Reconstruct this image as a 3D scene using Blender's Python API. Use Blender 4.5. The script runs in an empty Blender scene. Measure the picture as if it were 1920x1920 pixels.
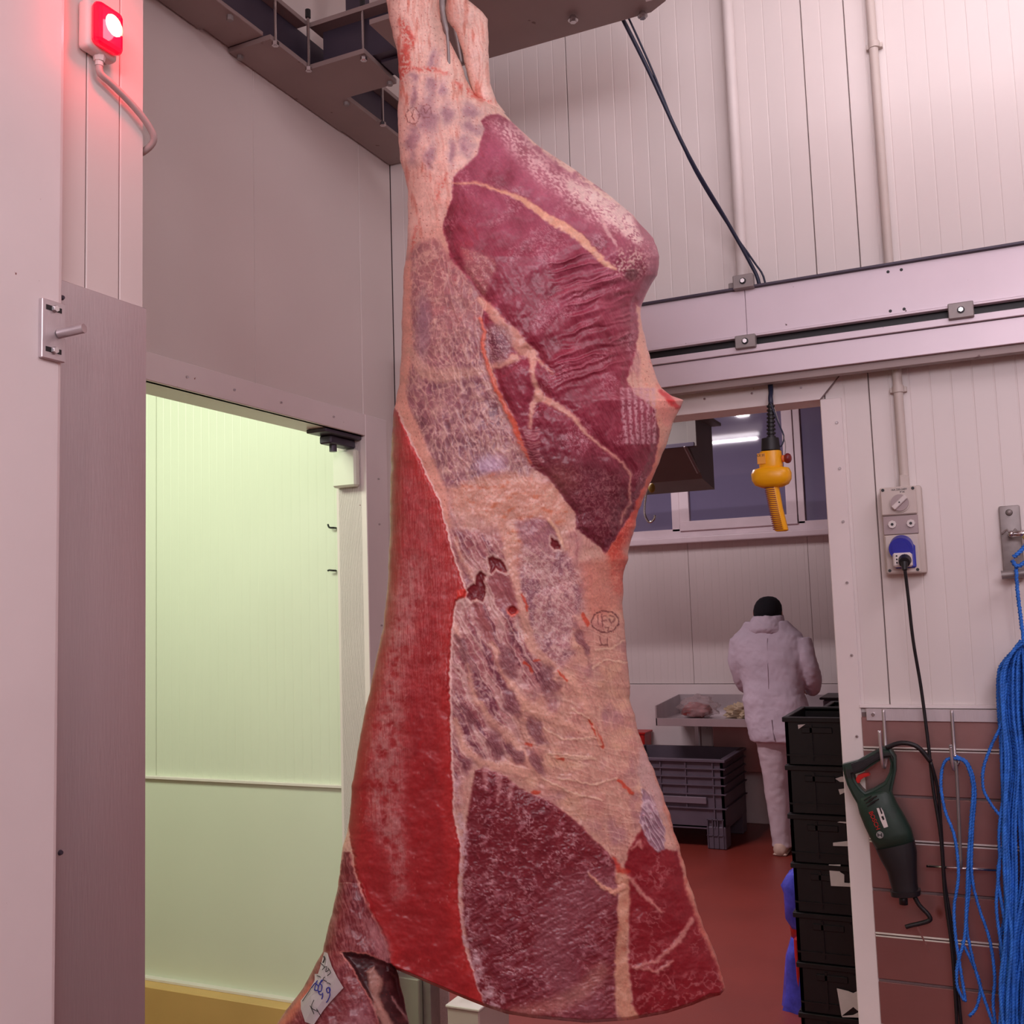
import bpy, bmesh, math, random
import numpy as np
from mathutils import Vector, Matrix
random.seed(7); np.random.seed(7)
S = bpy.context.scene
COL = S.collection
# ------------------------------------------------------------------ camera
F = 1931.0
pit, rol, yaw = [math.radians(a) for a in (5.539, -1.881, -24.862)]
fw = np.array([math.sin(yaw)*math.cos(pit), math.cos(yaw)*math.cos(pit), math.sin(pit)])
rt0 = np.array([math.cos(yaw), -math.sin(yaw), 0.0]); up0 = np.cross(rt0, fw)
rt = math.cos(rol)*rt0 + math.sin(rol)*up0
up = -math.sin(rol)*rt0 + math.cos(rol)*up0
CAM = np.array([0, 0, 1.65])
cd = bpy.data.cameras.new('camera'); cam = bpy.data.objects.new('camera', cd); COL.objects.link(cam)
cd.sensor_fit = 'HORIZONTAL'; cd.sensor_width = 36; cd.lens = 36*F/1920; cd.clip_start = 0.02
M = Matrix(((rt[0], up[0], -fw[0], CAM[0]), (rt[1], up[1], -fw[1], CAM[1]), (rt[2], up[2], -fw[2], CAM[2]), (0, 0, 0, 1)))
cam.matrix_world = M
S.camera = cam
S.view_settings.view_transform = 'Standard'; S.view_settings.look = 'None'
S.view_settings.gamma = 1.0; S.view_settings.use_curve_mapping = False
S.view_settings.exposure = 0.0
# ------------------------------------------------------------------ world and lights
w = bpy.data.worlds.new('world'); S.world = w; w.use_nodes = True
w.node_tree.nodes['Background'].inputs[0].default_value = (0.9, 0.78, 0.82, 1)
w.node_tree.nodes['Background'].inputs[1].default_value = 0.3
def area(name, loc, target, sx, sy, power, color):
    l = bpy.data.lights.new(name, 'AREA'); l.shape = 'RECTANGLE'; l.size = sx; l.size_y = sy
    l.energy = power; l.color = color
    o = bpy.data.objects.new(name, l); COL.objects.link(o); o.location = loc
    d = Vector(target)-Vector(loc)
    o.rotation_euler = d.to_track_quat('-Z', 'Y').to_euler()
    return o
PK = (1.0, 0.89, 0.985)
area('ceiling_lamp_light', (1.15, 1.05, 3.6), (-0.6, 2.3, 1.6), 1.8, 0.5, 19, PK)
area('front_fill_light', (0.7, -1.9, 2.9), (-0.1, 2.6, 1.6), 1.8, 0.9, 56, PK)  # fill light added from the front, with no fixture of its own
area('ceiling_lamp_light', (-0.9, -1.2, 3.6), (-0.8, 1.2, 1.4), 1.6, 0.5, 12, PK)
area('wall_lamp_light', (0.75, 2.0, 3.66), (0.75, 3.0, 3.25), 2.4, 0.05, 12, (1.0, 0.90, 0.96))
area('passage_lamp_light', (-2.9, 4.6, 3.47), (-2.9, 4.6, 0), 1.3, 0.1, 62, (1.0, 0.86, 0.94))
area('passage_lamp_light', (-2.3, 5.6, 3.66), (-2.3, 5.6, 0), 0.12, 1.2, 48, (1.0, 0.86, 0.94))
area('store_lamp_light', (-2.9, 1.6, 3.0), (-2.8, 3.2, 0.9), 1.2, 0.6, 41, (0.90, 1.0, 0.76))
pl = bpy.data.lights.new('beacon_light', 'POINT'); pl.energy = 1.7; pl.color = (1, 0.04, 0.05); pl.shadow_soft_size = 0.02
plo = bpy.data.objects.new('beacon_light', pl); COL.objects.link(plo); plo.location = (-1.284, 1.25, 2.675)

# ------------------------------------------------------------------ pixel helpers (authoring only: turn a pixel of the photo into a point on a plane)
def ray(px, py): return fw + rt*(px-960)/F - up*(py-960)/F
def P(px, py, ax, val):
    d = ray(px, py); t = (val-CAM[ax])/d[ax]; return CAM + d*t
def PY(px, py, Y=3.0): return P(px, py, 1, Y)
fh = np.array([math.sin(yaw), math.cos(yaw), 0.0])
rh = np.array([math.cos(yaw), -math.sin(yaw), 0.0])
# ------------------------------------------------------------------ materials
def lin(c): return tuple(((v/255.0)/12.92 if v/255.0 <= 0.04045 else ((v/255.0+0.055)/1.055)**2.4) for v in c)
MATS = {}
def mat(name, rgb, rough=0.5, metal=0.0, var=0.06, scale=6.0, bump=0.0, bscale=60.0, spec=0.5, stretch=(1, 1, 1), dirt=None, coat=0.0):
    if name in MATS: return MATS[name]
    m = bpy.data.materials.new(name); m.use_nodes = True; MATS[name] = m
    nt = m.node_tree; b = nt.nodes['Principled BSDF']
    c = lin(rgb)
    tc = nt.nodes.new('ShaderNodeTexCoord'); mp = nt.nodes.new('ShaderNodeMapping')
    mp.inputs['Scale'].default_value = stretch
    nt.links.new(tc.outputs['Object'], mp.inputs['Vector'])
    n = nt.nodes.new('ShaderNodeTexNoise'); n.inputs['Scale'].default_value = scale; n.inputs['Detail'].default_value = 5
    nt.links.new(mp.outputs[0], n.inputs['Vector'])
    r = nt.nodes.new('ShaderNodeValToRGB')
    r.color_ramp.elements[0].position = 0.3; r.color_ramp.elements[1].position = 0.7
    r.color_ramp.elements[0].color = (*[v*(1-var) for v in c], 1)
    r.color_ramp.elements[1].color = (*[min(1, v*(1+var)) for v in c], 1)
    nt.links.new(n.outputs['Fac'], r.inputs[0])
    out = r.outputs[0]
    if dirt:
        n2 = nt.nodes.new('ShaderNodeTexNoise'); n2.inputs['Scale'].default_value = dirt[1]; n2.inputs['Detail'].default_value = 3
        nt.links.new(tc.outputs['Object'], n2.inputs['Vector'])
        r2 = nt.nodes.new('ShaderNodeValToRGB'); r2.color_ramp.elements[0].position = dirt[2]; r2.color_ramp.elements[1].position = dirt[2]+0.03
        nt.links.new(n2.outputs['Fac'], r2.inputs[0])
        mx = nt.nodes.new('ShaderNodeMix'); mx.data_type = 'RGBA'
        nt.links.new(r2.outputs[0], mx.inputs[0]); nt.links.new(out, mx.inputs[6]); mx.inputs[7].default_value = (*lin(dirt[0]), 1)
        out = mx.outputs[2]
    nt.links.new(out, b.inputs['Base Color'])
    b.inputs['Roughness'].default_value = rough; b.inputs['Metallic'].default_value = metal
    b.inputs['Specular IOR Level'].default_value = spec; b.inputs['Coat Weight'].default_value = coat
    if bump:
        n3 = nt.nodes.new('ShaderNodeTexNoise'); n3.inputs['Scale'].default_value = bscale; n3.inputs['Detail'].default_value = 3
        nt.links.new(mp.outputs[0], n3.inputs['Vector'])
        bp = nt.nodes.new('ShaderNodeBump'); bp.inputs['Strength'].default_value = bump; bp.inputs['Distance'].default_value = 0.004
        nt.links.new(n3.outputs['Fac'], bp.inputs['Height']); nt.links.new(bp.outputs[0], b.inputs['Normal'])
    return m
def emit(name, rgb, s):
    m = bpy.data.materials.new(name); m.use_nodes = True
    b = m.node_tree.nodes['Principled BSDF']; b.inputs['Base Color'].default_value = (*lin(rgb), 1)
    b.inputs['Emission Color'].default_value = (*lin(rgb), 1); b.inputs['Emission Strength'].default_value = s
    return m
W = mat('cold_room_panel', (226, 216, 212), 0.38, 0, 0.02, 2, 0.03, 40, dirt=((120, 80, 75), 30, 0.79))
WD = mat('cold_room_panel_left', (222, 210, 205), 0.4, 0, 0.03, 2, 0.03, 40, dirt=((110, 80, 75), 26, 0.80))
JT = mat('joint_sealant', (120, 100, 100), 0.7)
TR = mat('white_trim', (232, 220, 218), 0.35, 0, 0.03, 5, dirt=((130, 70, 60), 45, 0.76))
WG = mat('store_panel', (225, 228, 212), 0.4, 0, 0.02, 2, 0.02, 30)
ST = mat('stainless', (205, 196, 198), 0.42, 0.8, 0.08, 8, 0.08, 300, stretch=(1, 1, 0.08))
STP = mat('stainless_polished', (200, 195, 195), 0.22, 1.0, 0.05, 20)
STD = mat('stainless_dull', (176, 138, 134), 0.34, 0.9, 0.1, 3, 0.05, 60, dirt=((140, 95, 85), 5, 0.68))
GAL = mat('galvanised', (150, 142, 140), 0.5, 0.5, 0.08, 30, 0.1, 80)
FL = mat('red_resin_floor', (128, 50, 40), 0.4, 0, 0.1, 3, 0.15, 150, dirt=((80, 35, 32), 40, 0.76))
FY = mat('ochre_kerb', (214, 172, 110), 0.5, 0, 0.06, 4)
CE = mat('ceiling_panel', (215, 202, 196), 0.5, 0, 0.03, 2)
GR = mat('grey_rail_paint', (150, 132, 128), 0.45, 0.1, 0.06, 6, dirt=((110, 85, 82), 18, 0.72))
DB = mat('dark_rail_web', (74, 66, 80), 0.4, 0.3, 0.1, 5)
BE = mat('aluminium_rail', (222, 208, 216), 0.36, 0.15, 0.04, 4, dirt=((90, 60, 62), 38, 0.74))
BK = mat('black_plastic', (20, 17, 20), 0.45, 0, 0.2, 12, 0.05, 60)
RB = mat('black_rubber', (24, 20, 24), 0.5, 0, 0.15, 20)
BLC = mat('blue_black_cable', (38, 42, 66), 0.45)
YE = mat('yellow_plastic', (250, 176, 12), 0.35, 0, 0.05, 10)
RE = mat('red_plastic', (190, 30, 26), 0.4)
DRE = mat('dull_red_plastic', (120, 28, 30), 0.4)
WP = mat('white_plastic', (222, 212, 208), 0.45)
BG = mat('beige_plastic', (205, 192, 184), 0.5, 0, 0.03, 8)
BGD = mat('beige_plastic_shutter', (170, 150, 150), 0.3)
BLU = mat('blue_plastic', (55, 60, 170), 0.4)
ROPE = mat('blue_rope_fibre', (44, 118, 218), 0.6, 0, 0.25, 40, 0.4, 400)
GN = mat('green_tool_casing', (27, 50, 40), 0.5, 0, 0.2, 12, 0.1, 80, dirt=((30, 30, 28), 8, 0.60))
GRY = mat('grey_crate_plastic', (92, 80, 92), 0.55, 0, 0.1, 8)
GLS = mat('window_glass', (118, 112, 140), 0.04, 0, 0.02, 1, spec=0.9)
CL = mat('white_workwear', (204, 190, 202), 0.85, 0, 0.05, 10, 0.25, 60)
CLT = mat('white_workwear_trousers', (198, 180, 186), 0.85, 0, 0.05, 10, 0.25, 60)
CAP = mat('black_knit', (12, 11, 20), 0.9, 0, 0.2, 60, 0.4, 200)
SK = mat('skin', (190, 130, 115), 0.5)
SHO = mat('beige_shoe', (196, 168, 150), 0.7, 0, 0.1, 20)
PAP = mat('paper', (226, 216, 216), 0.7, 0, 0.05, 30)
INK = mat('blue_ink', (35, 35, 130), 0.6)
INKB = mat('black_ink', (35, 28, 32), 0.6)
BAG = mat('blue_bag_film', (70, 75, 190), 0.25, 0, 0.3, 20, 0.5, 40)
GL2 = mat('cooler_sheet_metal', (112, 106, 100), 0.6, 0.0, 0.06, 4)
# ------------------------------------------------------------------ mesh helpers
ORG = {}
class MB:
    def __init__(s): s.bm = bmesh.new()
    def _bev(s, geom_v, b, seg=1):
        if b > 0:
            es = list({e for v in geom_v for e in v.link_edges})
            bmesh.ops.bevel(s.bm, geom=es, offset=b, segments=seg, affect='EDGES', profile=0.5)
    def box(s, x0, x1, y0, y1, z0, z1, b=0.0, mtx=None, seg=1):
        m = Matrix.Translation(((x0+x1)/2, (y0+y1)/2, (z0+z1)/2)) @ Matrix.Diagonal((abs(x1-x0), abs(y1-y0), abs(z1-z0), 1))
        if mtx is not None: m = mtx @ m
        r = bmesh.ops.create_cube(s.bm, size=1, matrix=m)
        s._bev(r['verts'], b, seg); return s
    def cyl(s, p0, p1, r0, r1=None, seg=20, cap=True):
        r1 = r0 if r1 is None else r1
        p0 = Vector(p0); p1 = Vector(p1); d = p1-p0
        m = Matrix.Translation((p0+p1)/2) @ d.to_track_quat('Z', 'Y').to_matrix().to_4x4()
        bmesh.ops.create_cone(s.bm, cap_ends=cap, segments=seg, radius1=r0, radius2=r1, depth=d.length, matrix=m); return s
    def sph(s, c, r, sc=(1, 1, 1), u=16, v=10):
        bmesh.ops.create_uvsphere(s.bm, u_segments=u, v_segments=v, radius=r, matrix=Matrix.Translation(c) @ Matrix.Diagonal((*sc, 1))); return s
    def loft(s, rings, cap=True):
        vs = [[s.bm.verts.new(p) for p in r] for r in rings]
        n = len(vs[0])
        for a, b in zip(vs, vs[1:]):
            for i in range(n):
                s.bm.faces.new((a[i], a[(i+1) % n], b[(i+1) % n], b[i]))
        if cap: s.bm.faces.new(vs[0][::-1]); s.bm.faces.new(vs[-1])
        return s
    def tube(s, pts, r, seg=10, closed=False, twist=0.0, lobes=0, sub=0):
        pts = [Vector(p) for p in pts]
        if sub: pts = spline(pts, sub)
        n = len(pts); rings = []; nrm = None; L = 0
        for i, p in enumerate(pts):
            t = (pts[min(i+1, n-1)]-pts[max(i-1, 0)]).normalized()
            if nrm is None:
                nrm = t.orthogonal().normalized()
            nrm = (nrm - t*nrm.dot(t)).normalized(); bn = t.cross(nrm)
            if i: L += (p-pts[i-1]).length
            rr = r[min(i, len(r)-1)] if isinstance(r, (list, tuple)) else r
            ring = []
            for k in range(seg):
                a = 2*math.pi*k/seg
                q = rr*(1+(0.3*math.cos(lobes*(a)) if lobes else 0))
                a2 = a+twist*L
                ring.append(p+nrm*math.cos(a2)*q+bn*math.sin(a2)*q)
            rings.append(ring)
        return s.loft(rings)
    def prism(s, poly, a, b, ax='y', bev=0):
        # polygon in two axes, extruded along the third from a to b
        def mk(u, v, t): return (u, t, v) if ax == 'y' else ((t, u, v) if ax == 'x' else (u, v, t))
        va = [s.bm.verts.new(mk(u, v, a)) for u, v in poly]; vb = [s.bm.verts.new(mk(u, v, b)) for u, v in poly]
        n = len(poly)
        for i in range(n): s.bm.faces.new((va[i], va[(i+1) % n], vb[(i+1) % n], vb[i]))
        f1 = s.bm.faces.new(va[::-1]); f2 = s.bm.faces.new(vb)
        bmesh.ops.recalc_face_normals(s.bm, faces=list({f for v in va+vb for f in v.link_faces}))
        if bev:
            bmesh.ops.bevel(s.bm, geom=list(f1.edges)+list(f2.edges), offset=bev, segments=2, affect='EDGES')
        return s
    def build(s, name, m, parent=None, smooth=False, origin=None, recalc=True, auto=False):
        if recalc: bmesh.ops.recalc_face_normals(s.bm, faces=s.bm.faces)
        if parent is not None:
            o0 = ORG[parent.name]
        else:
            if origin is None:
                xs = [v.co for v in s.bm.verts]
                origin = (sum(v.x for v in xs)/len(xs), sum(v.y for v in xs)/len(xs), min(v.z for v in xs))
            o0 = Vector(origin)
        for v in s.bm.verts: v.co -= o0
        me = bpy.data.meshes.new(name); s.bm.to_mesh(me); s.bm.free()
        if smooth:
            me.polygons.foreach_set('use_smooth', [True]*len(me.polygons))
            if auto: me.set_sharp_from_angle(angle=math.radians(auto))
        me.materials.append(m)
        ob = bpy.data.objects.new(name, me); COL.objects.link(ob)
        if parent is not None: ob.parent = parent
        else: ob.location = o0
        ORG[ob.name] = Vector(o0)
        return ob
def spline(p, sub):
    out = []; n = len(p)
    for i in range(n-1):
        a, b, c, d = p[max(i-1, 0)], p[i], p[i+1], p[min(i+2, n-1)]
        for k in range(sub):
            t = k/sub
            out.append(0.5*((2*b)+(c-a)*t+(2*a-5*b+4*c-d)*t*t+(3*b-a-3*c+d)*t**3))
    out.append(p[-1]); return out
def thing(name, label, cat, loc, group=None):
    o = bpy.data.objects.new(name, None); COL.objects.link(o); o.location = loc; o.empty_display_size = 0.05
    o['label'] = label; o['category'] = cat
    if group: o['group'] = group
    ORG[o.name] = Vector(loc); return o
def tag(o, label, cat, group=None):
    o['label'] = label; o['category'] = cat
    if group: o['group'] = group
    return o
def struct(o, label=None):
    o['kind'] = 'structure'
    if label: o['label'] = label
    return o
def structroot(name, label, loc=(0, 0, 0)):
    o = bpy.data.objects.new(name, None); COL.objects.link(o); o.location = loc; ORG[o.name] = Vector(loc)
    o['kind'] = 'structure'; o['label'] = label; return o
def text(body, size, mtx, m, parent, name='lettering', ext=0.0004):
    c = bpy.data.curves.new(name, 'FONT'); c.body = body; c.size = size; c.extrude = ext; c.align_x = 'CENTER'; c.align_y = 'CENTER'
    t = bpy.data.objects.new(name, c); COL.objects.link(t)
    me = bpy.data.meshes.new_from_object(t.evaluated_get(bpy.context.evaluated_depsgraph_get()))
    bpy.data.objects.remove(t); me.name = name
    me.transform(mtx); me.transform(Matrix.Translation(-ORG[parent.name])); me.materials.clear(); me.materials.append(m)
    o = bpy.data.objects.new(name, me); COL.objects.link(o); o.parent = parent; ORG[o.name] = ORG[parent.name]
    return o
def noise3(p, s): 
    from mathutils import noise
    return noise.noise(Vector(p)*s)

# ================================================================== SETTING
# ribbed sandwich panel standing in plane Y=c facing -Y
def rib_panel(x0, x1, z0, z1, y, th, parent, m=W, pitch=0.053, d=0.0007, axis='x', side=-1, name='wall_panel', g=0.0022):
    prof = []; x = x0+0.001; prof.append((x, 0.003))
    prof.append((x+0.0015, 0))
    k = x0+pitch
    while k < x1-0.02:
        prof += [(k-g, 0), (k-0.001, d), (k+0.001, d), (k+g, 0)]; k += pitch
    prof += [(x1-0.0025, 0), (x1-0.001, 0.003)]
    b = MB()
    def pt(u, dep, z): 
        v = y - side*dep
        return (u, v, z) if axis == 'x' else (v, u, z)
    bot = [b.bm.verts.new(pt(u, dd, z0)) for u, dd in prof]; top = [b.bm.verts.new(pt(u, dd, z1)) for u, dd in prof]
    bb = [b.bm.verts.new(pt(u, th, z0)) for u in (prof[0][0], prof[-1][0])]; bt = [b.bm.verts.new(pt(u, th, z1)) for u in (prof[0][0], prof[-1][0])]
    for i in range(len(prof)-1): b.bm.faces.new((bot[i], bot[i+1], top[i+1], top[i]))
    b.bm.faces.new((bot[0], top[0], bt[0], bb[0])); b.bm.faces.new((bot[-1], bb[1], bt[1], top[-1]))
    b.bm.faces.new((bb[0], bt[0], bt[1], bb[1])); b.bm.faces.new(bot+[bb[1], bb[0]]); b.bm.faces.new(top[::-1]+[bt[0], bt[1]])
    return b.build(name, m, parent)
fl = struct(MB().box(-6, 3, -3.2, 3.1, -0.1, 0).build('floor', FL), 'red resin floor')
struct(MB().box(-6, 3, 3.1, 8.1, -0.1, 0).build('floor', FL), 'dark red resin floor of the room behind the passage')
struct(MB().box(-6, 3, -3.2, 8.2, 3.8, 3.9).build('ceiling', CE), 'pale panel ceiling')
# back wall: passage opening X -1.72..-0.398, Z 0..2.225
wb = structroot('wall_back', 'white ribbed cold room panel wall with wide passage opening')
MB().box(-1.93, -1.72, 3.012, 3.09, 0, 3.8).box(-1.72, -0.398, 3.012, 3.09, 2.24, 3.8).box(-0.398, 3, 3.012, 3.09, 0, 3.8).build('wall_core', JT, wb)
rib_panel(-1.82, -1.72, 0, 3.8, 3.0, 0.012, wb)
rib_panel(-1.72, -1.144, 2.225, 3.8, 3.0, 0.012, wb)
rib_panel(-1.144, -0.398, 2.225, 3.8, 3.0, 0.012, wb)
rib_panel(-0.398, -0.278, 0, 3.8, 3.0, 0.012, wb)
rib_panel(-0.278, 0.588, 0, 3.8, 3.0, 0.012, wb)
rib_panel(0.588, 1.454, 0, 3.8, 3.0, 0.012, wb)
rib_panel(1.454, 3.0, 0, 3.8, 3.0, 0.012, wb)
# passage frame
tf = structroot('trim_1', 'white metal frame around the passage opening with screws')
MB().box(-0.410, -0.352, 2.988, 3.10, 0, 2.222, 0.002).build('jamb', TR, tf)
MB().prism([(-1.72, 2.222), (-0.410, 2.222), (-0.352, 2.285), (-1.72, 2.285)], 2.988, 3.10, 'y').build('lintel', TR, tf)
MB().prism([(-0.4095, 2.223), (-0.4075, 2.220), (-0.3505, 2.283), (-0.3525, 2.286)], 2.9872, 2.9884, 'y').build('mitre_joint', JT, tf)
MB().box(-1.775, -1.72, 2.988, 3.10, 0, 2.285, 0.002).build('jamb', TR, tf)
for z in (2.15, 2.02, 1.87, 1.70, 1.50, 1.28):
    MB().cyl((-0.368, 2.9885, z), (-0.368, 2.984, z), 0.005, 0.003, 10).build('screw', STP, tf)
for x in (-0.46, -0.60, -0.74):
    MB().cyl((x, 2.9885, 2.262), (x, 2.984, 2.262), 0.004, 0.003, 10).build('screw', STP, tf)
# left wall, X=-1.82, store doorway Y 1.55..2.80, Z..2.235
wl = structroot('wall_left', 'smooth pale panel wall above and beside the store doorway')
MB().box(-1.92, -1.832, -3.2, 1.55, 0, 3.8).box(-1.92, -1.832, 1.55, 2.80, 2.25, 3.8).box(-1.92, -1.832, 2.80, 3.0, 0, 3.8).build('wall_core', JT, wl)
def lp(y0, y1, z0, z1): rib_panel(y0, y1, z0, z1, -1.82, 0.012, wl, WD, pitch=10, axis='y', side=1)
lp(-3.2, 0.2, 0, 3.8); lp(0.2, 1.26, 0, 3.8); lp(1.26, 1.55, 0, 3.8); lp(1.55, 2.26, 2.235, 3.8); lp(2.26, 2.80, 2.235, 3.8); lp(2.80, 3.0, 0, 3.8)
tl = structroot('trim_2', 'pale flat frame around the store doorway')
MB().box(-1.93, -1.812, 1.5, 2.80, 2.235, 2.305, 0.002).build('lintel', TR, tl)
MB().box(-1.93, -1.812, 2.80, 2.93, 0, 2.305, 0.002).build('jamb', TR, tl)
for y in (1.98, 2.16, 2.36, 2.62):
    MB().cyl((-1.8125, y, 2.268), (-1.808, y, 2.268), 0.004, 0.003, 8).build('screw', STP, tl)
for z in (2.1, 1.95, 1.62, 1.3):
    MB().cyl((-1.8125, 2.87, z), (-1.808, 2.87, z), 0.0035, 0.003, 8).build('screw', STP, tl)
# near column
wc = structroot('wall_column', 'panelled corner column left of the store doorway')
for y0, y1 in ((0.3, 1.235), (1.235, 1.309), (1.309, 1.366)):
    MB().box(-1.82, -1.35, y0+0.0012, y1-0.0012, 0, 3.8, 0.0015).build('wall_panel', WD, wc)
MB().box(-1.81, -1.353, 0.31, 1.36, 0, 3.8).build('joint_fill', JT, wc)
struct(MB().box(-1.42, -1.322, 0.2, 1.168, 0, 3.8, 0.012, seg=3).build('trim_3', TR), 'white corner post at the left edge')
# room shell behind the camera
struct(MB().box(3.0, 3.1, -3.2, 3.1, 0, 3.8).build('wall_right', W))
struct(MB().box(-6, 3.0, -3.3, -3.2, 0, 3.8).build('wall_front', W))
# store room behind the left doorway
ws = structroot('wall_store', 'greenish lit panel wall inside the store')
MB().box(-6, -1.93, 3.212, 3.3, 0, 3.8).build('wall_core', JT, ws)
xs = [-6, -4.6, -3.49, -2.30, -1.93]
xa = P(293, 900, 1, 3.2)[0]
xs = [-6, -4.9, xa, -1.93]
for a, b_ in zip(xs, xs[1:]): rib_panel(a, b_, 1.042, 3.8, 3.2, 0.012, ws, WG, pitch=0.04, d=0.0006, g=0.003)
MB().box(-6, -1.93, 3.195, 3.212, 0.26, 1.036, 0.002).build('lower_wall_panel', WG, ws)
struct(MB().box(-6, -1.93, 3.18, 3.212, 1.034, 1.044, 0.001).build('trim_4', TR), 'thin white joint strip across the store wall')
struct(MB().box(-6, -1.93, 3.12, 3.212, 0, 0.262, 0.004).build('baseboard_store', FY), 'ochre kerb at the foot of the store wall')
struct(MB().box(-6, -1.93, 3.17, 3.2, 0.262, 0.272, 0.001).build('trim_5', TR))
struct(MB().box(-6, -5.9, 1.0, 3.2, 0, 3.8).build('wall_store_side', WG))
struct(MB().box(-6, -1.93, 0.9, 1.0, 0, 3.8).build('wall_store_front', WG))
# door closer at the corner of the store doorway
dc = thing('door_track_end', 'dark hinge block with white buffer in upper corner of store doorway', 'hinge', (-1.87, 2.72, 2.2))
MB().box(-1.90, -1.826, 2.60, 2.798, 2.222, 2.234, 0.002).build('mounting_plate', DB, dc)
MB().box(-1.895, -1.85, 2.66, 2.798, 2.196, 2.222, 0.004).build('hinge_arm', DB, dc)
MB().cyl((-1.87, 2.70, 2.175), (-1.87, 2.70, 2.198), 0.012).build('hinge_pin', DB, dc)
MB().box(-1.925, -1.835, 2.770, 2.799, 2.07, 2.19, 0.006).build('buffer_block', WG, dc)
# little hooks on the store wall
for i, (px, py, lb) in enumerate(((622, 990, 'upper of two small wire hooks on store wall'), (622, 1070, 'lower of two small wire hooks on store wall'))):
    q = P(px, py, 1, 3.19)
    hk = MB().tube([(q[0]+.012, 3.2, q[2]), (q[0]+.010, 3.185, q[2]), (q[0]-.004, 3.18, q[2]+.002), (q[0]-.010, 3.18, q[2]+(.014 if i == 0 else 0))], 0.0035, 8, sub=3).build('wall_hook', BK, smooth=True)
    tag(hk, lb, 'hook', 'small hooks on the store wall')
# stainless cladding on column
scl = thing('steel_cladding_sheet', 'brushed stainless sheet covering lower part of the left column', 'cladding', (-1.34, 1.27, 0))
MB().box(-1.35, -1.346, 1.168, 1.369, 0.0, 2.215, 0.001).build('sheet', ST, scl)
for z, y in ((2.185, 1.183), (1.3, 1.19), (0.6, 1.19)):
    MB().cyl((-1.347, y, z), (-1.342, y, z), 0.005, 0.003, 10).build('screw', DB, scl)
# catch plate with pin
cp = thing('door_catch', 'steel plate with round pin bolted to left corner post', 'bracket', (-1.322, 1.14, 2.11))
cpl = MB().box(-1.322, -1.314, 1.118, 1.163, 2.068, 2.163, 0.001).build('plate', ST, cp)
pb = [(1.141, 2.150), (1.141, 2.083)]
for y, z in pb:
    MB().box(-1.3145, -1.3135, y-0.016, y+0.014, z-0.004, z+0.004, 0.0).build('slot', BK, cpl)
    MB().cyl((-1.3135, y, z), (-1.308, y, z), 0.0065, 0.005, 6).build('bolt', STP, cpl)
MB().cyl((-1.314, 1.150, 2.112), (-1.27, 1.160, 2.117), 0.0075, None, 20).build('pin', ST, cp, smooth=True, auto=40)
# red beacon
ob_ = bpy.data.materials.new('lamp_halo_glow'); ob_.use_nodes = True
b_ = ob_.node_tree.nodes['Principled BSDF']; b_.inputs['Emission Color'].default_value = (1, 0.16, 0.03, 1); b_.inputs['Emission Strength'].default_value = 2.2
lb = thing('warning_lamp', 'glowing red warning lamp on upper left column with cable', 'lamp', (-1.35, 1.275, 2.66))
MB().box(-1.35, -1.324, 1.212, 1.28, 2.628, 2.716, 0.008, seg=3).build('lamp_base', WP, lb, True, auto=40)
lm = bpy.data.materials.new('red_lamp_lens'); lm.use_nodes = True
b_ = lm.node_tree.nodes['Principled BSDF']; b_.inputs['Base Color'].default_value = (0.9, 0.0, 0.03, 1); b_.inputs['Roughness'].default_value = 0.1
b_.inputs['Emission Color'].default_value = (1, 0.0, 0.03, 1); b_.inputs['Emission Strength'].default_value = 0.75
lens_ = MB().box(-1.326, -1.304, 1.217, 1.275, 2.634, 2.71, 0.009, seg=2).build('lens', lm, lb)
eb = bpy.data.materials.new('lamp_bulb_glow'); eb.use_nodes = True
b_ = eb.node_tree.nodes['Principled BSDF']; b_.inputs['Emission Color'].default_value = (1, 0.62, 0.12, 1); b_.inputs['Emission Strength'].default_value = 9
MB().sph((-1.306, 1.250, 2.678), 0.0185, (0.4, 1, 1)).build('bulb', eb, lens_, True)
MB().sph((-1.308, 1.250, 2.677), 0.0235, (0.3, 1, 1)).build('bulb_halo', ob_, lens_, True)  # glowing shell added to imitate the orange halo around the bulb
MB().cyl((-1.337, 1.249, 2.620), (-1.337, 1.249, 2.63), 0.009, 0.011, 8).cyl((-1.337, 1.249, 2.612), (-1.337, 1.249, 2.621), 0.007, 0.007, 12).build('cable_gland', WP, lb)
MB().tube([(-1.337, 1.249, 2.616), (-1.337, 1.252, 2.60), (-1.336, 1.277, 2.592), (-1.336, 1.325, 2.575), (-1.335, 1.362, 2.553), (-1.34, 1.380, 2.533), (-1.37, 1.379, 2.515), (-1.42, 1.375, 2.51)], 0.0062, 12, sub=6).build('cable', mat('grey_cable', (190, 168, 165), 0.5), lb, True)

# ------------------------------------------------------------------ overhead rail steelwork
rr = thing('overhead_rail', 'grey painted steel rail along the top of the left wall', 'rail', (-1.76, 2.3, 3.2))
def plate(x0, x1, y0, y1, z, p): MB().box(x0, x1, y0, y1, z, z+0.012, 0.0015).build('flange_plate', GR, p)
plate(-1.815, -1.685, 0.9, 2.035, 3.222, rr)
plate(-1.815, -1.695, 2.037, 2.150, 3.232, rr)
MB().prism([(-1.815, 2.152), (-1.673, 2.152), (-1.673, 2.330), (-1.488, 2.330), (-1.497, 2.517), (-1.655, 2.517), (-1.675, 2.52), (-1.675, 2.69), (-1.815, 2.69)], 3.218, 3.232, 'z').build('flange_plate', GR, rr)
plate(-1.815, -1.675, 2.692, 2.99, 3.222, rr)
MB().box(-1.815, -1.715, 0.9, 2.99, 3.235, 3.352).build('web', DB, rr)
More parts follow.
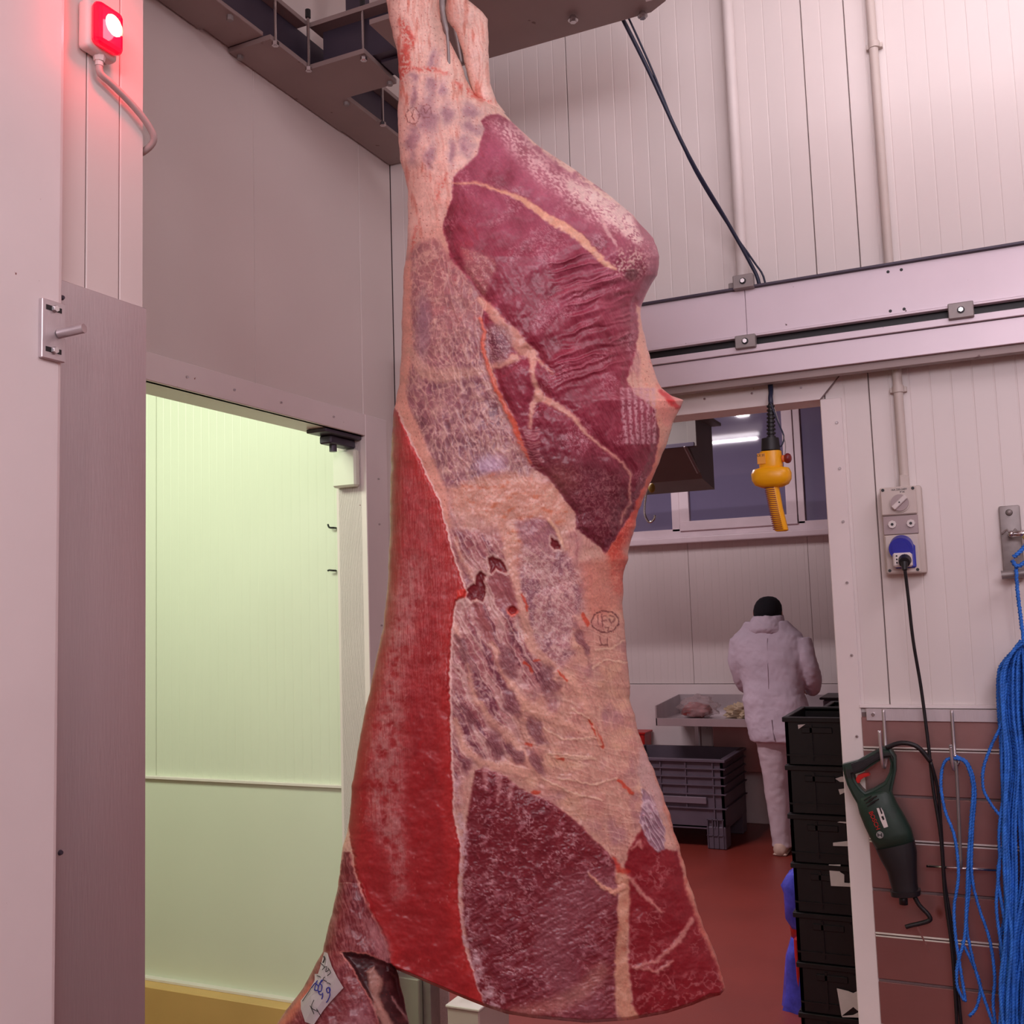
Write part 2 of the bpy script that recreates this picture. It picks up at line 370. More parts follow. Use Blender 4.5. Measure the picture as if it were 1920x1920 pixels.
MB().box(-1.815, -1.680, 0.9, 2.33, 3.352, 3.366, 0.001).box(-1.815, -1.680, 2.52, 2.99, 3.352, 3.366, 0.001).build('top_flange', GR, rr)
MB().box(-1.80, -1.74, 0.9, 2.99, 3.366, 3.8).build('hanger_wall', CE, rr)
for x, y in ((-1.675+.006, 2.168), (-1.668, 2.318), (-1.50, 2.345), (-1.66, 2.70)):
    MB().cyl((x, y, 3.205), (x, y, 3.385), 0.0045, None, 8).build('threaded_rod', STP, rr)
    MB().cyl((x, y, 3.206), (x, y, 3.216), 0.010, 0.010, 6).build('bolt', STP, rr)
    MB().cyl((x, y, 3.366), (x, y, 3.39), 0.008, 0.008, 8).build('rod_cap', BK, rr)
for x, y in ((-1.70, 2.02), (-1.51, 2.50), (-1.69, 2.54), (-1.80, 2.18)):
    MB().cyl((x, y, 3.208), (x, y, 3.222), 0.009, 0.009, 6).build('bolt', GAL, rr)
cr = thing('cross_beam', 'wide grey steel cross beam under the ceiling behind the carcass', 'beam', (-1.1, 2.42, 3.2))
MB().box(-1.484, -0.90, 2.41, 2.515, 3.226, 3.236, 0.001).build('web_plate', DB, cr)
MB().prism([(-1.40, 2.22), (-0.705, 2.22), (-0.712, 2.470), (-0.66, 2.474), (-0.665, 2.49), (-0.715, 2.522), (-1.40, 2.522)], 3.218, 3.232, 'z').build('flange_plate', GR, cr)
MB().box(-1.66, -0.715, 2.38, 2.50, 3.236, 3.352).build('web', DB, cr)
MB().box(-1.68, -0.715, 2.34, 2.52, 3.352, 3.366).build('top_flange', GR, cr)
MB().box(-1.60, -1.55, 2.41, 2.46, 3.366, 3.8).box(-0.9, -0.85, 2.41, 2.46, 3.366, 3.8).build('hanger', DB, cr)
for x, y in ((-0.905, 2.44), (-0.735, 2.51)):
    MB().cyl((x, y, 3.200), (x, y, 3.22), 0.009, 0.009, 6).cyl((x, y, 3.206), (x, y, 3.209), 0.014, 0.014, 12).build('bolt', STP, cr)
# wall washer fixture (above the frame, throws the bright band; tray added to cut its lower edge)
lt = thing('tube_lamp_fixture', 'long ceiling tube lamp fixture near back wall with added light-cutting tray', 'lamp', (0.75, 2.0, 3.5))
MB().box(-0.5, 2.0, 1.9, 2.10, 3.56, 3.575, 0.001).build('tray', WP, lt)
MB().box(-0.5, 2.0, 1.88, 1.90, 3.56, 3.8, 0.001).build('back_plate', WP, lt)
for y_, x0_, x1_, n_ in ((1.05, 0.25, 2.05, 1), (-1.2, -1.7, -0.1, 2)):
    o_ = thing('ceiling_lamp', ('long ceiling lamp housing above the camera', 'shorter ceiling lamp housing behind the camera')[n_-1], 'lamp', ((x0_+x1_)/2, y_, 3.65))
    MB().box(x0_, x1_, y_-0.25, y_+0.25, 3.7, 3.8, 0.01).build('housing', WP, o_)
# ------------------------------------------------------------------ sliding door rail across the passage
br = thing('sliding_door_rail', 'long pale aluminium double rail spanning the wall above the passage', 'rail', (-0.3, 2.88, 2.28))
MB().box(-1.70, -0.5835, 2.862, 2.885, 2.404, 2.538, 0.001).build('board', BE, br)
MB().box(-0.5825, 1.6, 2.862, 2.885, 2.404, 2.538, 0.001).build('board', BE, br)
MB().box(-1.70, 1.6, 2.85, 2.90, 2.538, 2.545, 0.001).build('edge_strip', DB, br)
MB().box(-1.70, 1.6, 2.852, 2.875, 2.396, 2.402, 0.001).build('lip', BE, br)
MB().box(-1.70, 1.6, 2.852, 2.88, 2.352, 2.371, 0.001).build('lip', BE, br)
MB().box(-1.70, 1.6, 2.880, 2.89, 2.35, 2.41).build('track_slot', BK, br)
MB().box(-1.70, 1.6, 2.8615, 2.885, 2.283, 2.350, 0.001).build('board', BE, br)
MB().box(-1.70, 1.6, 2.858, 2.886, 2.3585, 2.3605).build('groove', DB, br)
MB().box(-1.70, 1.6, 2.875, 2.905, 2.262, 2.283, 0.001).build('lower_edge', GR, br)
for x in (-1.6, 0.9):
    MB().box(x, x+0.05, 2.885, 3.0, 2.40, 2.50).build('wall_bracket', GAL, br)
for x, z in ((-0.194, 2.523), (-0.160, 2.523), (-0.195, 2.414), (-0.16, 2.414)):
    MB().cyl((x, 2.8625, z), (x, 2.861, z), 0.0042, None, 10).build('bolt_hole', BK, br)
for x, z, wd, hh in ((-0.582, 2.556, 0.058, 0.04), (-0.585, 2.381, 0.058, 0.038), (-0.021, 2.384, 0.062, 0.042)):
    cb = MB().box(x-wd/2, x+wd/2, 2.838, 2.862, z-hh/2, z+hh/2, 0.002).build('clamp_block', GAL, br)
    MB().cyl((x, 2.838, z), (x, 2.8372, z), 0.0095, None, 16).build('washer', BK, cb)
    MB().cyl((x, 2.8375, z), (x, 2.831, z), 0.0065, None, 6).build('bolt', STP, cb)
br.location = br.location+Vector((-.006, .05, .013))
# white pipe
pp = thing('white_pipe', 'bright white vertical pipe from ceiling down to the rail clamp', 'pipe', (-0.604, 2.965, 2.56))
MB().cyl((-0.604, 2.965, 2.575), (-0.604, 2.965, 3.8), 0.0165, None, 24).build('tube', WP, pp, True, auto=40)
MB().cyl((-0.604, 2.965, 2.577), (-0.604, 2.965, 2.595), 0.021, None, 24).build('collar', GAL, pp, True, auto=40)
MB().box(-0.635, -0.575, 2.912, 2.99, 2.560, 2.577, 0.002).build('foot_plate', GAL, pp)
# hanging cable to the pendant
ca = MB()
pa = [P(1135, -40, 1, 2.50), P(1150, 0, 1, 2.52), P(1215, 130, 1, 2.62), P(1290, 290, 1, 2.72), P(1360, 410, 1, 2.86), P(1405, 490, 1, 2.925), P(1424, 535, 1, 2.947)]
pa2 = [(-0.553, 2.966, 2.45), (-0.546, 2.973, 2.30), (-0.539, 2.955, 2.21)]
ca.tube([(-0.85, 2.35, 3.45)]+pa+pa2, 0.0055, 10, sub=5)
o1 = tag(ca.build('hoist_cable', BLC, smooth=True), 'dark blue cable slung diagonally from ceiling to behind the rail', 'cable')
cb2 = MB(); pb2 = [Vector(q)+Vector((0.010*math.sin(i*1.3)+.006, 0.002, 0.007*math.cos(i*1.1))) for i, q in enumerate(pa)]
cb2.tube([(-0.845, 2.36, 3.45)]+pb2+[(-0.548, 2.972, 2.45)], 0.003, 8, sub=5)
ccb = cb2.build('strain_wire', BLC, o1, smooth=True)
# conduit and socket
cn = thing('grey_conduit', 'straight grey plastic conduit running down wall to the socket box', 'conduit', (-0.2, 2.985, 1.99))
MB().cyl((-0.2, 2.983, 1.985), (-0.203, 2.983, 3.8), 0.0125, None, 20).build('tube', BG, cn, True, auto=40)
for z in (2.215, 3.21):
    MB().cyl((-0.2, 2.983, z), (-0.2, 2.983, z+0.018), 0.0155, None, 20).box(-0.222, -0.178, 2.985, 3.0, z+0.002, z+0.016, 0.001).build('clip', BG, cn, True, auto=40)
sb = thing('socket_box', 'beige wall power socket box with rotary switch and blue outlet', 'socket', (-0.203, 2.98, 1.716))
x0, x1 = -0.262, -0.158
MB().box(-0.212, -0.188, 2.962, 2.998, 1.95, 1.985, 0.003).build('conduit_adapter', BG, sb)
MB().box(x0, x1, 2.952, 3.0, 1.718, 1.953, 0.005, seg=2).build('back_box', BG, sb, True, auto=40)
MB().box(x0, x1-0.012, 2.942, 2.953, 1.876, 1.952, 0.003).build('upper_cover', BG, sb)
MB().box(x0+.004, x1-0.014, 2.942, 2.953, 1.719, 1.822, 0.003).build('lower_cover', BG, sb)
MB().box(x0+.003, x1-0.013, 2.946, 2.953, 1.824, 1.874, 0.001).build('fuse_shutter', BGD, sb)
for x in (-0.236, -0.189):
    fc_ = MB().cyl((x, 2.947, 1.851), (x, 2.939, 1.851), 0.0115, 0.0105, 8).build('fuse_cap', WP, sb)
    MB().cyl((x, 2.9395, 1.851), (x, 2.9385, 1.851), 0.004, None, 8).build('fuse_mark', BK, fc_)
for x, z in ((x0+.008, 1.945), (x1-.02, 1.945), (x0+.012, 1.727), (x1-.022, 1.727)):
    MB().cyl((x, 2.943, z), (x, 2.9405, z), 0.0042, None, 10).build('screw', BK, sb)
text('16A 220-240V', 0.007, Matrix.Translation((-0.213, 2.9415, 1.944)) @ Matrix.Rotation(math.pi/2, 4, 'X'), INKB, sb)
text('IP 66', 0.006, Matrix.Translation((-0.205, 2.9415, 1.937)) @ Matrix.Rotation(math.pi/2, 4, 'X'), INKB, sb)
dl = MB().cyl((-0.213, 2.943, 1.908), (-0.213, 2.933, 1.908), 0.0235, 0.0225, 28).build('rotary_dial', BGD, sb, True, auto=40)
MB().cyl((-0.213, 2.942, 1.908), (-0.213, 2.938, 1.908), 0.026, 0.026, 28, cap=True).build('dial_ring', BG, sb)
Rm = Matrix.Translation((-0.213, 0, 1.908)) @ Matrix.Rotation(math.radians(-42), 4, 'Y')
lev = MB().box(-0.023, 0.023, 2.924, 2.934, -0.0065, 0.0065, 0.002, Rm).build('switch_lever', WP, dl)
MB().cyl((-0.213, 2.9245, 1.908), (-0.213, 2.9235, 1.908), 0.0022, None, 8).build('lever_dot', BK, dl)
MB().box(-0.236, -0.182, 2.934, 2.945, 1.732, 1.795, 0.004).build('outlet_flange', BLU, sb)
MB().cyl((-0.216, 2.945, 1.792), (-0.216, 2.905, 1.782), 0.030, None, 28).cyl((-0.216, 2.906, 1.7825), (-0.216, 2.902, 1.7815), 0.022, None, 28).build('outlet_lid', BLU, sb, True, auto=40)
pa_ = MB().box(-0.237, -0.190, 2.898, 2.94, 1.735, 1.772, 0.004).build('plug_adapter', WP, sb)
for k in range(3): MB().cyl((-0.227, 2.8985, 1.764-k*0.009), (-0.227, 2.897, 1.764-k*0.009), 0.0024, None, 8).build('pin_hole', BK, pa_)
plg = thing('plug_cable', 'black plug and long cable hanging from the blue outlet', 'cable', (-0.206, 2.88, 1.75))
MB().cyl((-0.207, 2.898, 1.752), (-0.207, 2.875, 1.745), 0.0165, 0.014, 16).cyl((-0.207, 2.875, 1.745), (-0.207, 2.868, 1.725), 0.010, 0.006, 12).build('plug', RB, plg, True, auto=50)
pts = [(-0.207, 2.870, 1.735)]+[P(x, y, 1, yy) for x, y, yy in ((1703, 1120, 2.885), (1712, 1200, 2.90), (1727, 1290, 2.92), (1740, 1390, 2.925), (1750, 1480, 2.925), (1764, 1570, 2.925), (1772, 1680, 2.93), (1785, 1780, 2.93), (1792, 1880, 2.93), (1797, 1980, 2.93))]
MB().tube(pts, 0.0042, 10, sub=6).build('cord', RB, plg, True)
# ------------------------------------------------------------------ pendant control
pd = thing('pendant_control', 'yellow hand held hoist control pendant hanging on black cable', 'control', (-0.55, 2.93, 1.84))
def pz(y): return P(1440, y, 1, 2.93)[2]
cx, cy = -0.5475, 2.935
MB().tube([(-0.538, cy, pz(757)), (-0.5385, cy+.004, 2.235), (-0.540, cy+.028, 2.262), (-0.543, 2.972, 2.31)], 0.0065, 12, sub=4).build('cable_sleeve', BLC, pd, True)
g = MB(); n = 9; za, zb = pz(822), pz(757)
g.cyl((-0.543, cy, za-.012), (-0.538, cy, zb), 0.0095, 0.0075, 14)
for k in range(n):
    z = za+(zb-za)*(k+0.3)/n; g.cyl((-0.542+0.004*k/n, cy, z-0.0025), (-0.542+.004*k/n, cy, z+0.0025), 0.0128-0.002*k/n, None, 14)
g.build('strain_relief', RB, pd)
MB().cyl((-0.5455, cy, pz(845)), (-0.545, cy, pz(822)), 0.027, 0.024, 20).build('collar', RB, pd, True, auto=40)
def rrect(cx, cy, z, a, b, n=24, p=3.0, dx=0):
    out = []
    for k in range(n):
        t = 2*math.pi*k/n; c, s_ = math.cos(t), math.sin(t)
        out.append(Vector((cx+dx+a*math.copysign(abs(c)**(2/p), c), cy+b*math.copysign(abs(s_)**(2/p), s_), z)))
    return out
MB().loft([rrect(-0.5475, cy, pz(878), 0.030, 0.028), rrect(-0.547, cy, pz(874), 0.032, 0.029), rrect(-0.546, cy, pz(847), 0.029, 0.026)]).build('body', YE, pd, True, auto=40)
lbp = MB().box(-0.579, -0.556, cy-0.0305, cy-0.0285, pz(871), pz(851), 0.0005).build('rating_label', mat('label_orange', (240, 165, 60), 0.5), pd)
text('CE 21', 0.009, Matrix.Translation((-0.568, cy-0.031, pz(855))) @ Matrix.Rotation(math.pi/2, 4, 'X'), INKB, pd)
MB().loft([rrect(cx, cy, pz(914), 0.028, 0.024, dx=0), rrect(cx, cy, pz(909), 0.046, 0.032), rrect(cx, cy, pz(900), 0.054, 0.038), rrect(cx, cy, pz(888), 0.055, 0.038), rrect(cx, cy, pz(880), 0.050, 0.034), rrect(cx, cy, pz(877), 0.030, 0.025)]).build('guard_collar', YE, pd, True)
zt, zb = pz(912), pz(997)
gr_ = MB().loft([rrect(-0.5475, cy, zt, 0.0185, 0.018), rrect(-0.540, cy+.004, (zt+zb)/2, 0.018, 0.0175), rrect(-0.530, cy+.01, zb+.003, 0.0185, 0.018), rrect(-0.530, cy+.01, zb, 0.014, 0.014)])
gr_ = gr_.build('grip', YE, pd, True, auto=50)
for k in range(22):
    t = (k+1.0)/23; z = zt+(zb-zt)*t; xx = -0.5475+0.0175*t
    MB().box(xx-0.0195, xx+0.0075, cy-0.0187+0.01*t, cy-0.008+0.01*t, z-0.0011, z+0.0011).build('grip_slot', DRE, gr_)
MB().cyl((-0.515, cy, pz(862)), (-0.503, cy, pz(862)), 0.010, None, 16).build('button_neck', mat('orange_plastic', (225, 120, 60), 0.4), pd)
MB().sph((-0.500, cy, pz(862)), 0.0145, (0.8, 1, 1)).build('stop_button', DRE, pd, True)
MB().tube([(-0.538, cy-.01, 2.22), (-0.523, cy-.008, 2.17), (-0.507, cy, 2.12), (-0.513, cy, 2.095), (-0.520, cy, 2.09)], 0.0022, 8, sub=4).build('tether', BLC, pd, True)
MB().tube([(-0.5365, cy+.004, 2.23), (-0.518, cy-.002, 2.16), (-0.504, cy, 2.10), (-0.509, cy, 2.05)], 0.0014, 6, sub=4).build('tether', GAL, pd, True)

# ------------------------------------------------------------------ slatted steel wall cladding
sc = thing('slatted_wall_cladding', 'stainless slat cladding on lower wall right of the passage', 'cladding', (0.1, 2.98, 0))
zs = [1.340, 1.2495, 1.127, 1.007, 0.880, 0.761, 0.645, 0.525, 0.405, 0.285, 0.165, 0.045]
for k, (a, b_) in enumerate(zip(zs, zs[1:])):
    MB().box(-0.352, 1.2, 2.984, 2.998, b_+0.0015, a-0.0015 if k % 2 else a-0.006, 0.0012).build('slat', STD, sc)
    if k % 2 == 0 and k:
        pass
for z in (1.2495, 1.007, 0.761, 0.525, 0.285):
    MB().cyl((-0.352, 2.984, z+0.003), (1.2, 2.984, z+0.003), 0.0026, None, 8).cyl((-0.352, 2.984, z-0.0045), (1.2, 2.984, z-0.0045), 0.0022, None, 8).build('joint_bead', TR, sc, True)
MB().box(-0.356, 1.2, 2.99, 3.0, 0.0, 1.345).build('backing', JT, sc)
MB().box(-0.356, 1.2, 2.984, 2.999, 1.358, 1.367, 0.001).build('top_edge', TR, sc)
hr = thing('hook_rail', 'stainless wall rail with two welded hooks above slat cladding', 'rail', (0.0, 2.975, 1.33))
MB().box(-0.338, 1.2, 2.972, 2.982, 1.325, 1.357, 0.001).build('rail_bar', ST, hr)
for x in (-0.32, ): MB().cyl((x, 2.972, 1.342), (x, 2.967, 1.342), 0.005, None, 6).build('bolt', STP, hr)
def hookx(px): return P(px, 1340, 1, 2.97)[0]
hooks = [(1657, 1370), (1785, 1400)]
for px, yt in hooks:
    x = hookx(px)
    h = MB().tube([(x, 2.968, 1.356), (x, 2.968, 1.30), (x, 2.966, 1.26), (x, 2.955, 1.225), (x-.002, 2.92, 1.21), (x-.004, 2.895, 1.225), (x-.005, 2.888, 1.27), (x-.005, 2.886, P(px, yt, 1, 2.886)[2])], 0.0042, 10, sub=5).build('wall_hook', ST, hr, True)
# T-handled drag hook hanging on second hook
xh = hookx(1785)
th = thing('long_rod_tool', 'long steel rod tool with T crossbar hanging from second hook', 'tool', (xh, 2.92, 1.03))
pt_, pbm = P(1793, 1440, 1, 2.915), P(1802, 1628, 1, 2.935)
MB().tube([tuple(P(1789, 1428, 1, 2.915)), tuple(pt_), tuple(P(1798, 1540, 1, 2.925)), tuple(pbm)], 0.0042, 10, sub=4).build('shaft', GAL, th, True)
MB().tube([tuple(P(1737, 1624, 1, 2.935)), tuple(pbm), tuple(P(1875, 1632, 1, 2.935))], 0.0034, 10).build('crossbar', STP, th, True)
ringp = [(P(1790, 1426, 1, 2.915)+np.array([0.010*math.cos(a), 0.0, 0.013*math.sin(a)])) for a in np.linspace(0, 2*math.pi, 17)]
MB().tube([tuple(q) for q in ringp], 0.003, 8).build('eye_ring', STP, th, True)

# ------------------------------------------------------------------ reciprocating saw
def SP(px, py, y=2.93): q = P(px, py, 1, y); return (q[0], q[2])
sw = thing('reciprocating_saw', 'dark green electric reciprocating saw hanging from first wall hook', 'saw', (-0.29, 2.93, 0.8))
def swp(c): return SP(1560+c[0]/5.054, 1380+c[1]/5.054)
body = [(105, 265), (180, 265), (330, 190), (480, 90), (560, 110), (610, 190), (612, 300), (585, 430), (575, 560), (620, 680), (690, 800), (745, 920), (690, 960), (560, 1010), (450, 1080), (400, 960), (340, 820), (285, 700), (230, 590), (160, 470), (130, 380)]
hole = [(265, 400), (360, 350), (470, 270), (540, 215), (550, 290), (520, 400), (460, 455), (390, 490), (310, 520)]
# body outline with grip opening built as a ring of quads plus lower housing
def ringprism(outer, inner, y0, y1, name, m, parent, bev=0.006):
    b = MB(); n = len(outer)
    o0 = [b.bm.verts.new((u, y0, v)) for u, v in outer]; i0 = [b.bm.verts.new((u, y0, v)) for u, v in inner]
    o1 = [b.bm.verts.new((u, y1, v)) for u, v in outer]; i1 = [b.bm.verts.new((u, y1, v)) for u, v in inner]
    for k in range(n):
        j = (k+1) % n
        b.bm.faces.new((o0[k], o0[j], i0[j], i0[k])); b.bm.faces.new((o1[j], o1[k], i1[k], i1[j]))
        b.bm.faces.new((o0[j], o0[k], o1[k], o1[j])); b.bm.faces.new((i0[k], i0[j], i1[j], i1[k]))
    bmesh.ops.recalc_face_normals(b.bm, faces=b.bm.faces)
    es = [e for e in b.bm.edges if all(v in o0+i0 or v in o1+i1 for v in e.verts) and e.calc_face_angle(0) > 0.9 and abs(e.verts[0].co.y-e.verts[1].co.y) < 1e-6]
    bmesh.ops.bevel(b.bm, geom=es, offset=bev, segments=3, affect='EDGES')
    return b.build(name, m, parent, True, auto=50)
outer = [(105, 262), (250, 225), (380, 150), (480, 95), (560, 105), (610, 190), (612, 320), (580, 470), (560, 600), (420, 640), (260, 650), (205, 560), (150, 450), (120, 350)]
inner = [(215, 355), (300, 330), (400, 265), (490, 205), (545, 200), (560, 250), (550, 330), (500, 430), (440, 465), (390, 495), (325, 520), (290, 490), (250, 440), (225, 400)]
ringprism([swp(c) for c in outer], [swp(c) for c in inner], 2.905, 2.948, 'handle', GN, sw, 0.007)
# main housing loft along its axis
axp = [((400, 560), 175), ((440, 680), 178), ((500, 800), 190), ((560, 920), 190), ((610, 1020), 180)]
def sring(c, hw, d, ang, n=20, yc=2.925):
    cu, cv = swp(c); a = math.radians(ang); r_ = []
    hw_ = hw/5.054*0.00142
    for k in range(n):
        t = 2*math.pi*k/n; c_, s_ = math.cos(t), math.sin(t)
        u = hw_*math.copysign(abs(c_)**0.75, c_); v = d*math.copysign(abs(s_)**0.75, s_)
        r_.append(Vector((cu+u*math.cos(a), yc+v, cv+u*math.sin(a))))
    return r_
MB().loft([sring((395, 520), 150, 0.02, 18), sring((400, 560), 172, 0.027, 18), sring((440, 680), 180, 0.031, 18), sring((500, 800), 190, 0.033, 18), sring((560, 920), 192, 0.034, 18), sring((605, 1040), 178, 0.033, 16)]).build('housing', GN, sw, True)
MB().loft([sring((598, 1020), 182, 0.0345, 16), sring((630, 1120), 170, 0.035, 14), sring((665, 1250), 135, 0.033, 12), sring((685, 1400), 118, 0.030, 8), sring((695, 1450), 116, 0.03, 6), sring((697, 1452), 135, 0.032, 6), sring((700, 1500), 130, 0.031, 6), sring((700, 1506), 105, 0.028, 6)]).build('rubber_boot', RB, sw, True, auto=50)
gp = [swp(c) for c in ((190, 250), (330, 205), (460, 130), (485, 185), (375, 250), (290, 315), (215, 340))]
MB().prism(gp, 2.900, 2.951, 'y', 0.004).build('grip_pad', RB, sw, True, auto=50)
tp = [swp(c) for c in ((232, 400), (250, 365), (300, 345), (350, 342), (365, 365), (310, 385), (275, 410), (268, 435), (240, 440))]
MB().prism(tp, 2.912, 2.94, 'y', 0.002).build('trigger', RE, sw)
for k in range(5):
    a, b2 = swp((320+k*14-(0), 585+k*14*0+ (k % 3)*28)), swp((385+k*18, 545+(k % 3)*28))
    MB().tube([(a[0], 2.8935, a[1]), (b2[0], 2.8935, b2[1])], 0.0016, 6).build('vent_slot', BK, sw)
def swy(c, dep=2.893): q = swp(c); return Vector((q[0], dep, q[1]))
ang = math.atan2(swp((450, 860))[1]-swp((375, 690))[1], swp((450, 860))[0]-swp((375, 690))[0])
text('BOSCH', 0.0150, Matrix.Translation(swy((415, 775), 2.8925)) @ Matrix.Rotation(-ang, 4, 'Y') @ Matrix.Rotation(math.pi/2, 4, 'X'), RE, sw, 'lettering', 0.001)
wlab = [swp(c) for c in ((438, 660), (478, 655), (500, 690), (545, 830), (507, 842), (475, 770))]
MB().prism(wlab, 2.889, 2.897, 'y').build('name_plate', WP, sw)
MB().prism([swp(c) for c in ((462, 655), (474, 652), (494, 705), (483, 712))], 2.8875, 2.896, 'y').build('plate_notch', BK, sw)
MB().prism([swp(c) for c in ((480, 735), (500, 728), (512, 760), (498, 770))], 2.8885, 2.896, 'y').build('plate_mark', BK, sw)
q = swy((468, 907), 2.889)
MB().cyl(q, q+Vector((0, 0.008, 0)), 0.0088, None, 24).build('emblem_disc', mat('emblem_grey', (150, 148, 145), 0.5), sw)
MB().box(q.x-0.0055, q.x-0.0035, q.y-0.001, q.y+.002, q.z-0.005, q.z+0.005).box(q.x+0.0035, q.x+0.0055, q.y-0.001, q.y+.002, q.z-0.005, q.z+0.005).box(q.x-0.004, q.x+0.004, q.y-0.001, q.y+.002, q.z-0.001, q.z+0.001).build('emblem_mark', BK, sw)
def T3(cs, y): return [(*[swp(c)[0]], y, swp(c)[1]) for c in cs]
MB().tube(T3([(675, 1500), (680, 1590)], 2.925), 0.011, 12).build('blade_clamp', BK, sw, True)
MB().tube(T3([(785, 1520), (830, 1600), (915, 1690), (925, 1740), (840, 1770), (750, 1790), (700, 1805)], 2.925), 0.006, 8, sub=4).build('shoe', BK, sw, True)
sp_ = MB()
sp_.prism([swp(c) for c in ((790, 1780), (812, 1775), (925, 2040), (920, 2045))], 2.924, 2.926, 'y').build('blade', STP, sw)
sq = [P(x, y, 1, yy) for x, y, yy in ((1662, 1402, 2.91), (1690, 1393, 2.905), (1720, 1400, 2.905), (1745, 1428, 2.91), (1758, 1480, 2.925), (1765, 1560, 2.935), (1771, 1650, 2.935), (1783, 1730, 2.935), (1790, 1800, 2.935), (1799, 1890, 2.935), (1808, 1980, 2.935))]
MB().tube(sq[:4], 0.0062, 10, sub=5).build('cable_sleeve', RB, sw, True)
MB().tube(sq[3:], 0.0042, 10, sub=5).build('power_cable', RB, sw, True)
# ------------------------------------------------------------------ ropes
def rope(mb, pts, r=0.0038, sub=6):
    P_ = spline([Vector(p) for p in pts], sub)
    # resample to 3.5 mm steps
    out = [P_[0]]; acc = 0
    for a, b in zip(P_, P_[1:]):
        L = (b-a).length; n = max(1, int(L/0.0045))
        for k in range(1, n+1): out.append(a.lerp(b, k/n))
    mb.tube(out, r, 9, twist=260, lobes=3); return mb
lr = thing('looped_rope', 'thin blue rope looped over the second wall hook', 'rope', (xh, 2.91, 1.0))
def R(l, y=2.905, dy=0): return [tuple(P(a, b, 1, y+dy*i)) for i, (a, b) in enumerate(l)]
for l, yy in (([(1788, 1420), (1770, 1430), (1764, 1470), (1772, 1520), (1790, 1570), (1797, 1640), (1789, 1700), (1791, 1750), (1798, 1800), (1806, 1850), (1810, 1878)], 2.902),
              ([(1788, 1422), (1810, 1430), (1824, 1475), (1820, 1540), (1815, 1620), (1812, 1700), (1808, 1760), (1795, 1810), (1795, 1850), (1808, 1876)], 2.9),
              ([(1792, 1418), (1815, 1432), (1828, 1480), (1823, 1560), (1822, 1640), (1835, 1700), (1855, 1760), (1865, 1830), (1862, 1880), (1868, 1930)], 2.91),
              ([(1823, 1560), (1818, 1660), (1812, 1730), (1822, 1790), (1838, 1850), (1862, 1920)], 2.915),
              ([(1803, 1765), (1825, 1810), (1838, 1850), (1830, 1890), (1817, 1905)], 2.92)):
    rope(MB(), R(l, yy)).build('rope_strand', ROPE, lr, True)
bk = thing('rope_bracket', 'zinc wall plate with bolts and round bar holding blue rope', 'bracket', (0.085, 2.98, 1.72))
bx = P(1895, 1000, 1, 2.99)[0]
MB().box(bx-0.024, bx+0.026, 2.985, 2.999, P(1895, 1085, 1, 2.99)[2], P(1895, 948, 1, 2.99)[2], 0.004, seg=2).build('plate', GAL, bk, True, auto=40)
zz = P(1892, 961, 1, 2.985)[2]
MB().cyl((bx, 2.985, zz), (bx, 2.975, zz), 0.009, 0.006, 14).build('rivet', GAL, bk, True)
zz = P(1892, 1003, 1, 2.98)[2]
MB().cyl((bx, 2.985, zz), (bx, 2.93, zz), 0.007, None, 14).cyl((bx+.0, 2.95, zz), (bx+0.05, 2.945, zz), 0.009, None, 14).build('bolt', STP, bk, True)
MB().tube([(bx-0.022, 2.96, zz+0.002), (bx-.008, 2.955, zz+.012), (bx, 2.95, zz), (bx+.012, 2.955, zz+.013)], 0.003, 8, sub=3).build('wing_nut', GAL, bk, True)
MB().cyl((bx+0.035, 2.95, zz), (bx+0.05, 2.95, zz-.02), 0.014, 0.016, 16).build('knob', mat('pale_yellow_plastic', (205, 185, 110), 0.5), bk, True)
z2 = P(1885, 1078, 1, 2.93)[2]
MB().cyl((bx-0.030, 2.93, z2), (bx+0.12, 2.93, z2+.01), 0.011, None, 18).build('round_bar', GAL, bk, True, auto=40)
MB().box(bx-0.005, bx+0.005, 2.93, 2.99, z2-.005, z2+.005).build('bar_stem', GAL, bk)
rc = thing('rope_hank', 'thick hank of bright blue rope hanging at the right edge', 'rope', (bx+.03, 2.9, 0.5))
rope(MB(), R([(1905, 1062), (1908, 1110), (1914, 1160), (1918, 1200), (1916, 1230)], 2.905), 0.0045).build('rope_strand', ROPE, rc, True)
rope(MB(), R([(1900, 1045), (1912, 1035), (1925, 1020)], 2.905), 0.005).build('rope_knot', ROPE, rc, True)
rope(MB(), R([(1898, 1050), (1907, 1062), (1925, 1052)], 2.90), 0.005).build('rope_knot', ROPE, rc, True)
random.seed(3)
for k in range(46):
    f = k/45.0
    yy = 2.86+0.09*random.random()
    xl_ = 1871+random.random()*100
    bot = 1990
    xb_ = 1873+18*random.random()+max(0, xl_-1890)*0.75
    mid1 = xl_+random.uniform(-3, 3)
    l = [(1914+8*random.random(), 1200+random.random()*14), (xl_+ (1914-xl_)*0.35, 1228+random.random()*10), (xl_, 1262+20*random.random()), (mid1, 1340), (mid1+7+random.uniform(-5, 5), 1430), (xl_+8+random.uniform(-7, 7), 1540), (xl_+9+random.uniform(-8, 8), 1650), (xb_+10+random.uniform(-8, 8), 1760), (xb_+8+random.uniform(-9, 9), 1860), (xb_+random.uniform(-6, 14), bot)]
    rope(MB(), R(l, yy), 0.0040).build('rope_strand', ROPE, rc, True)
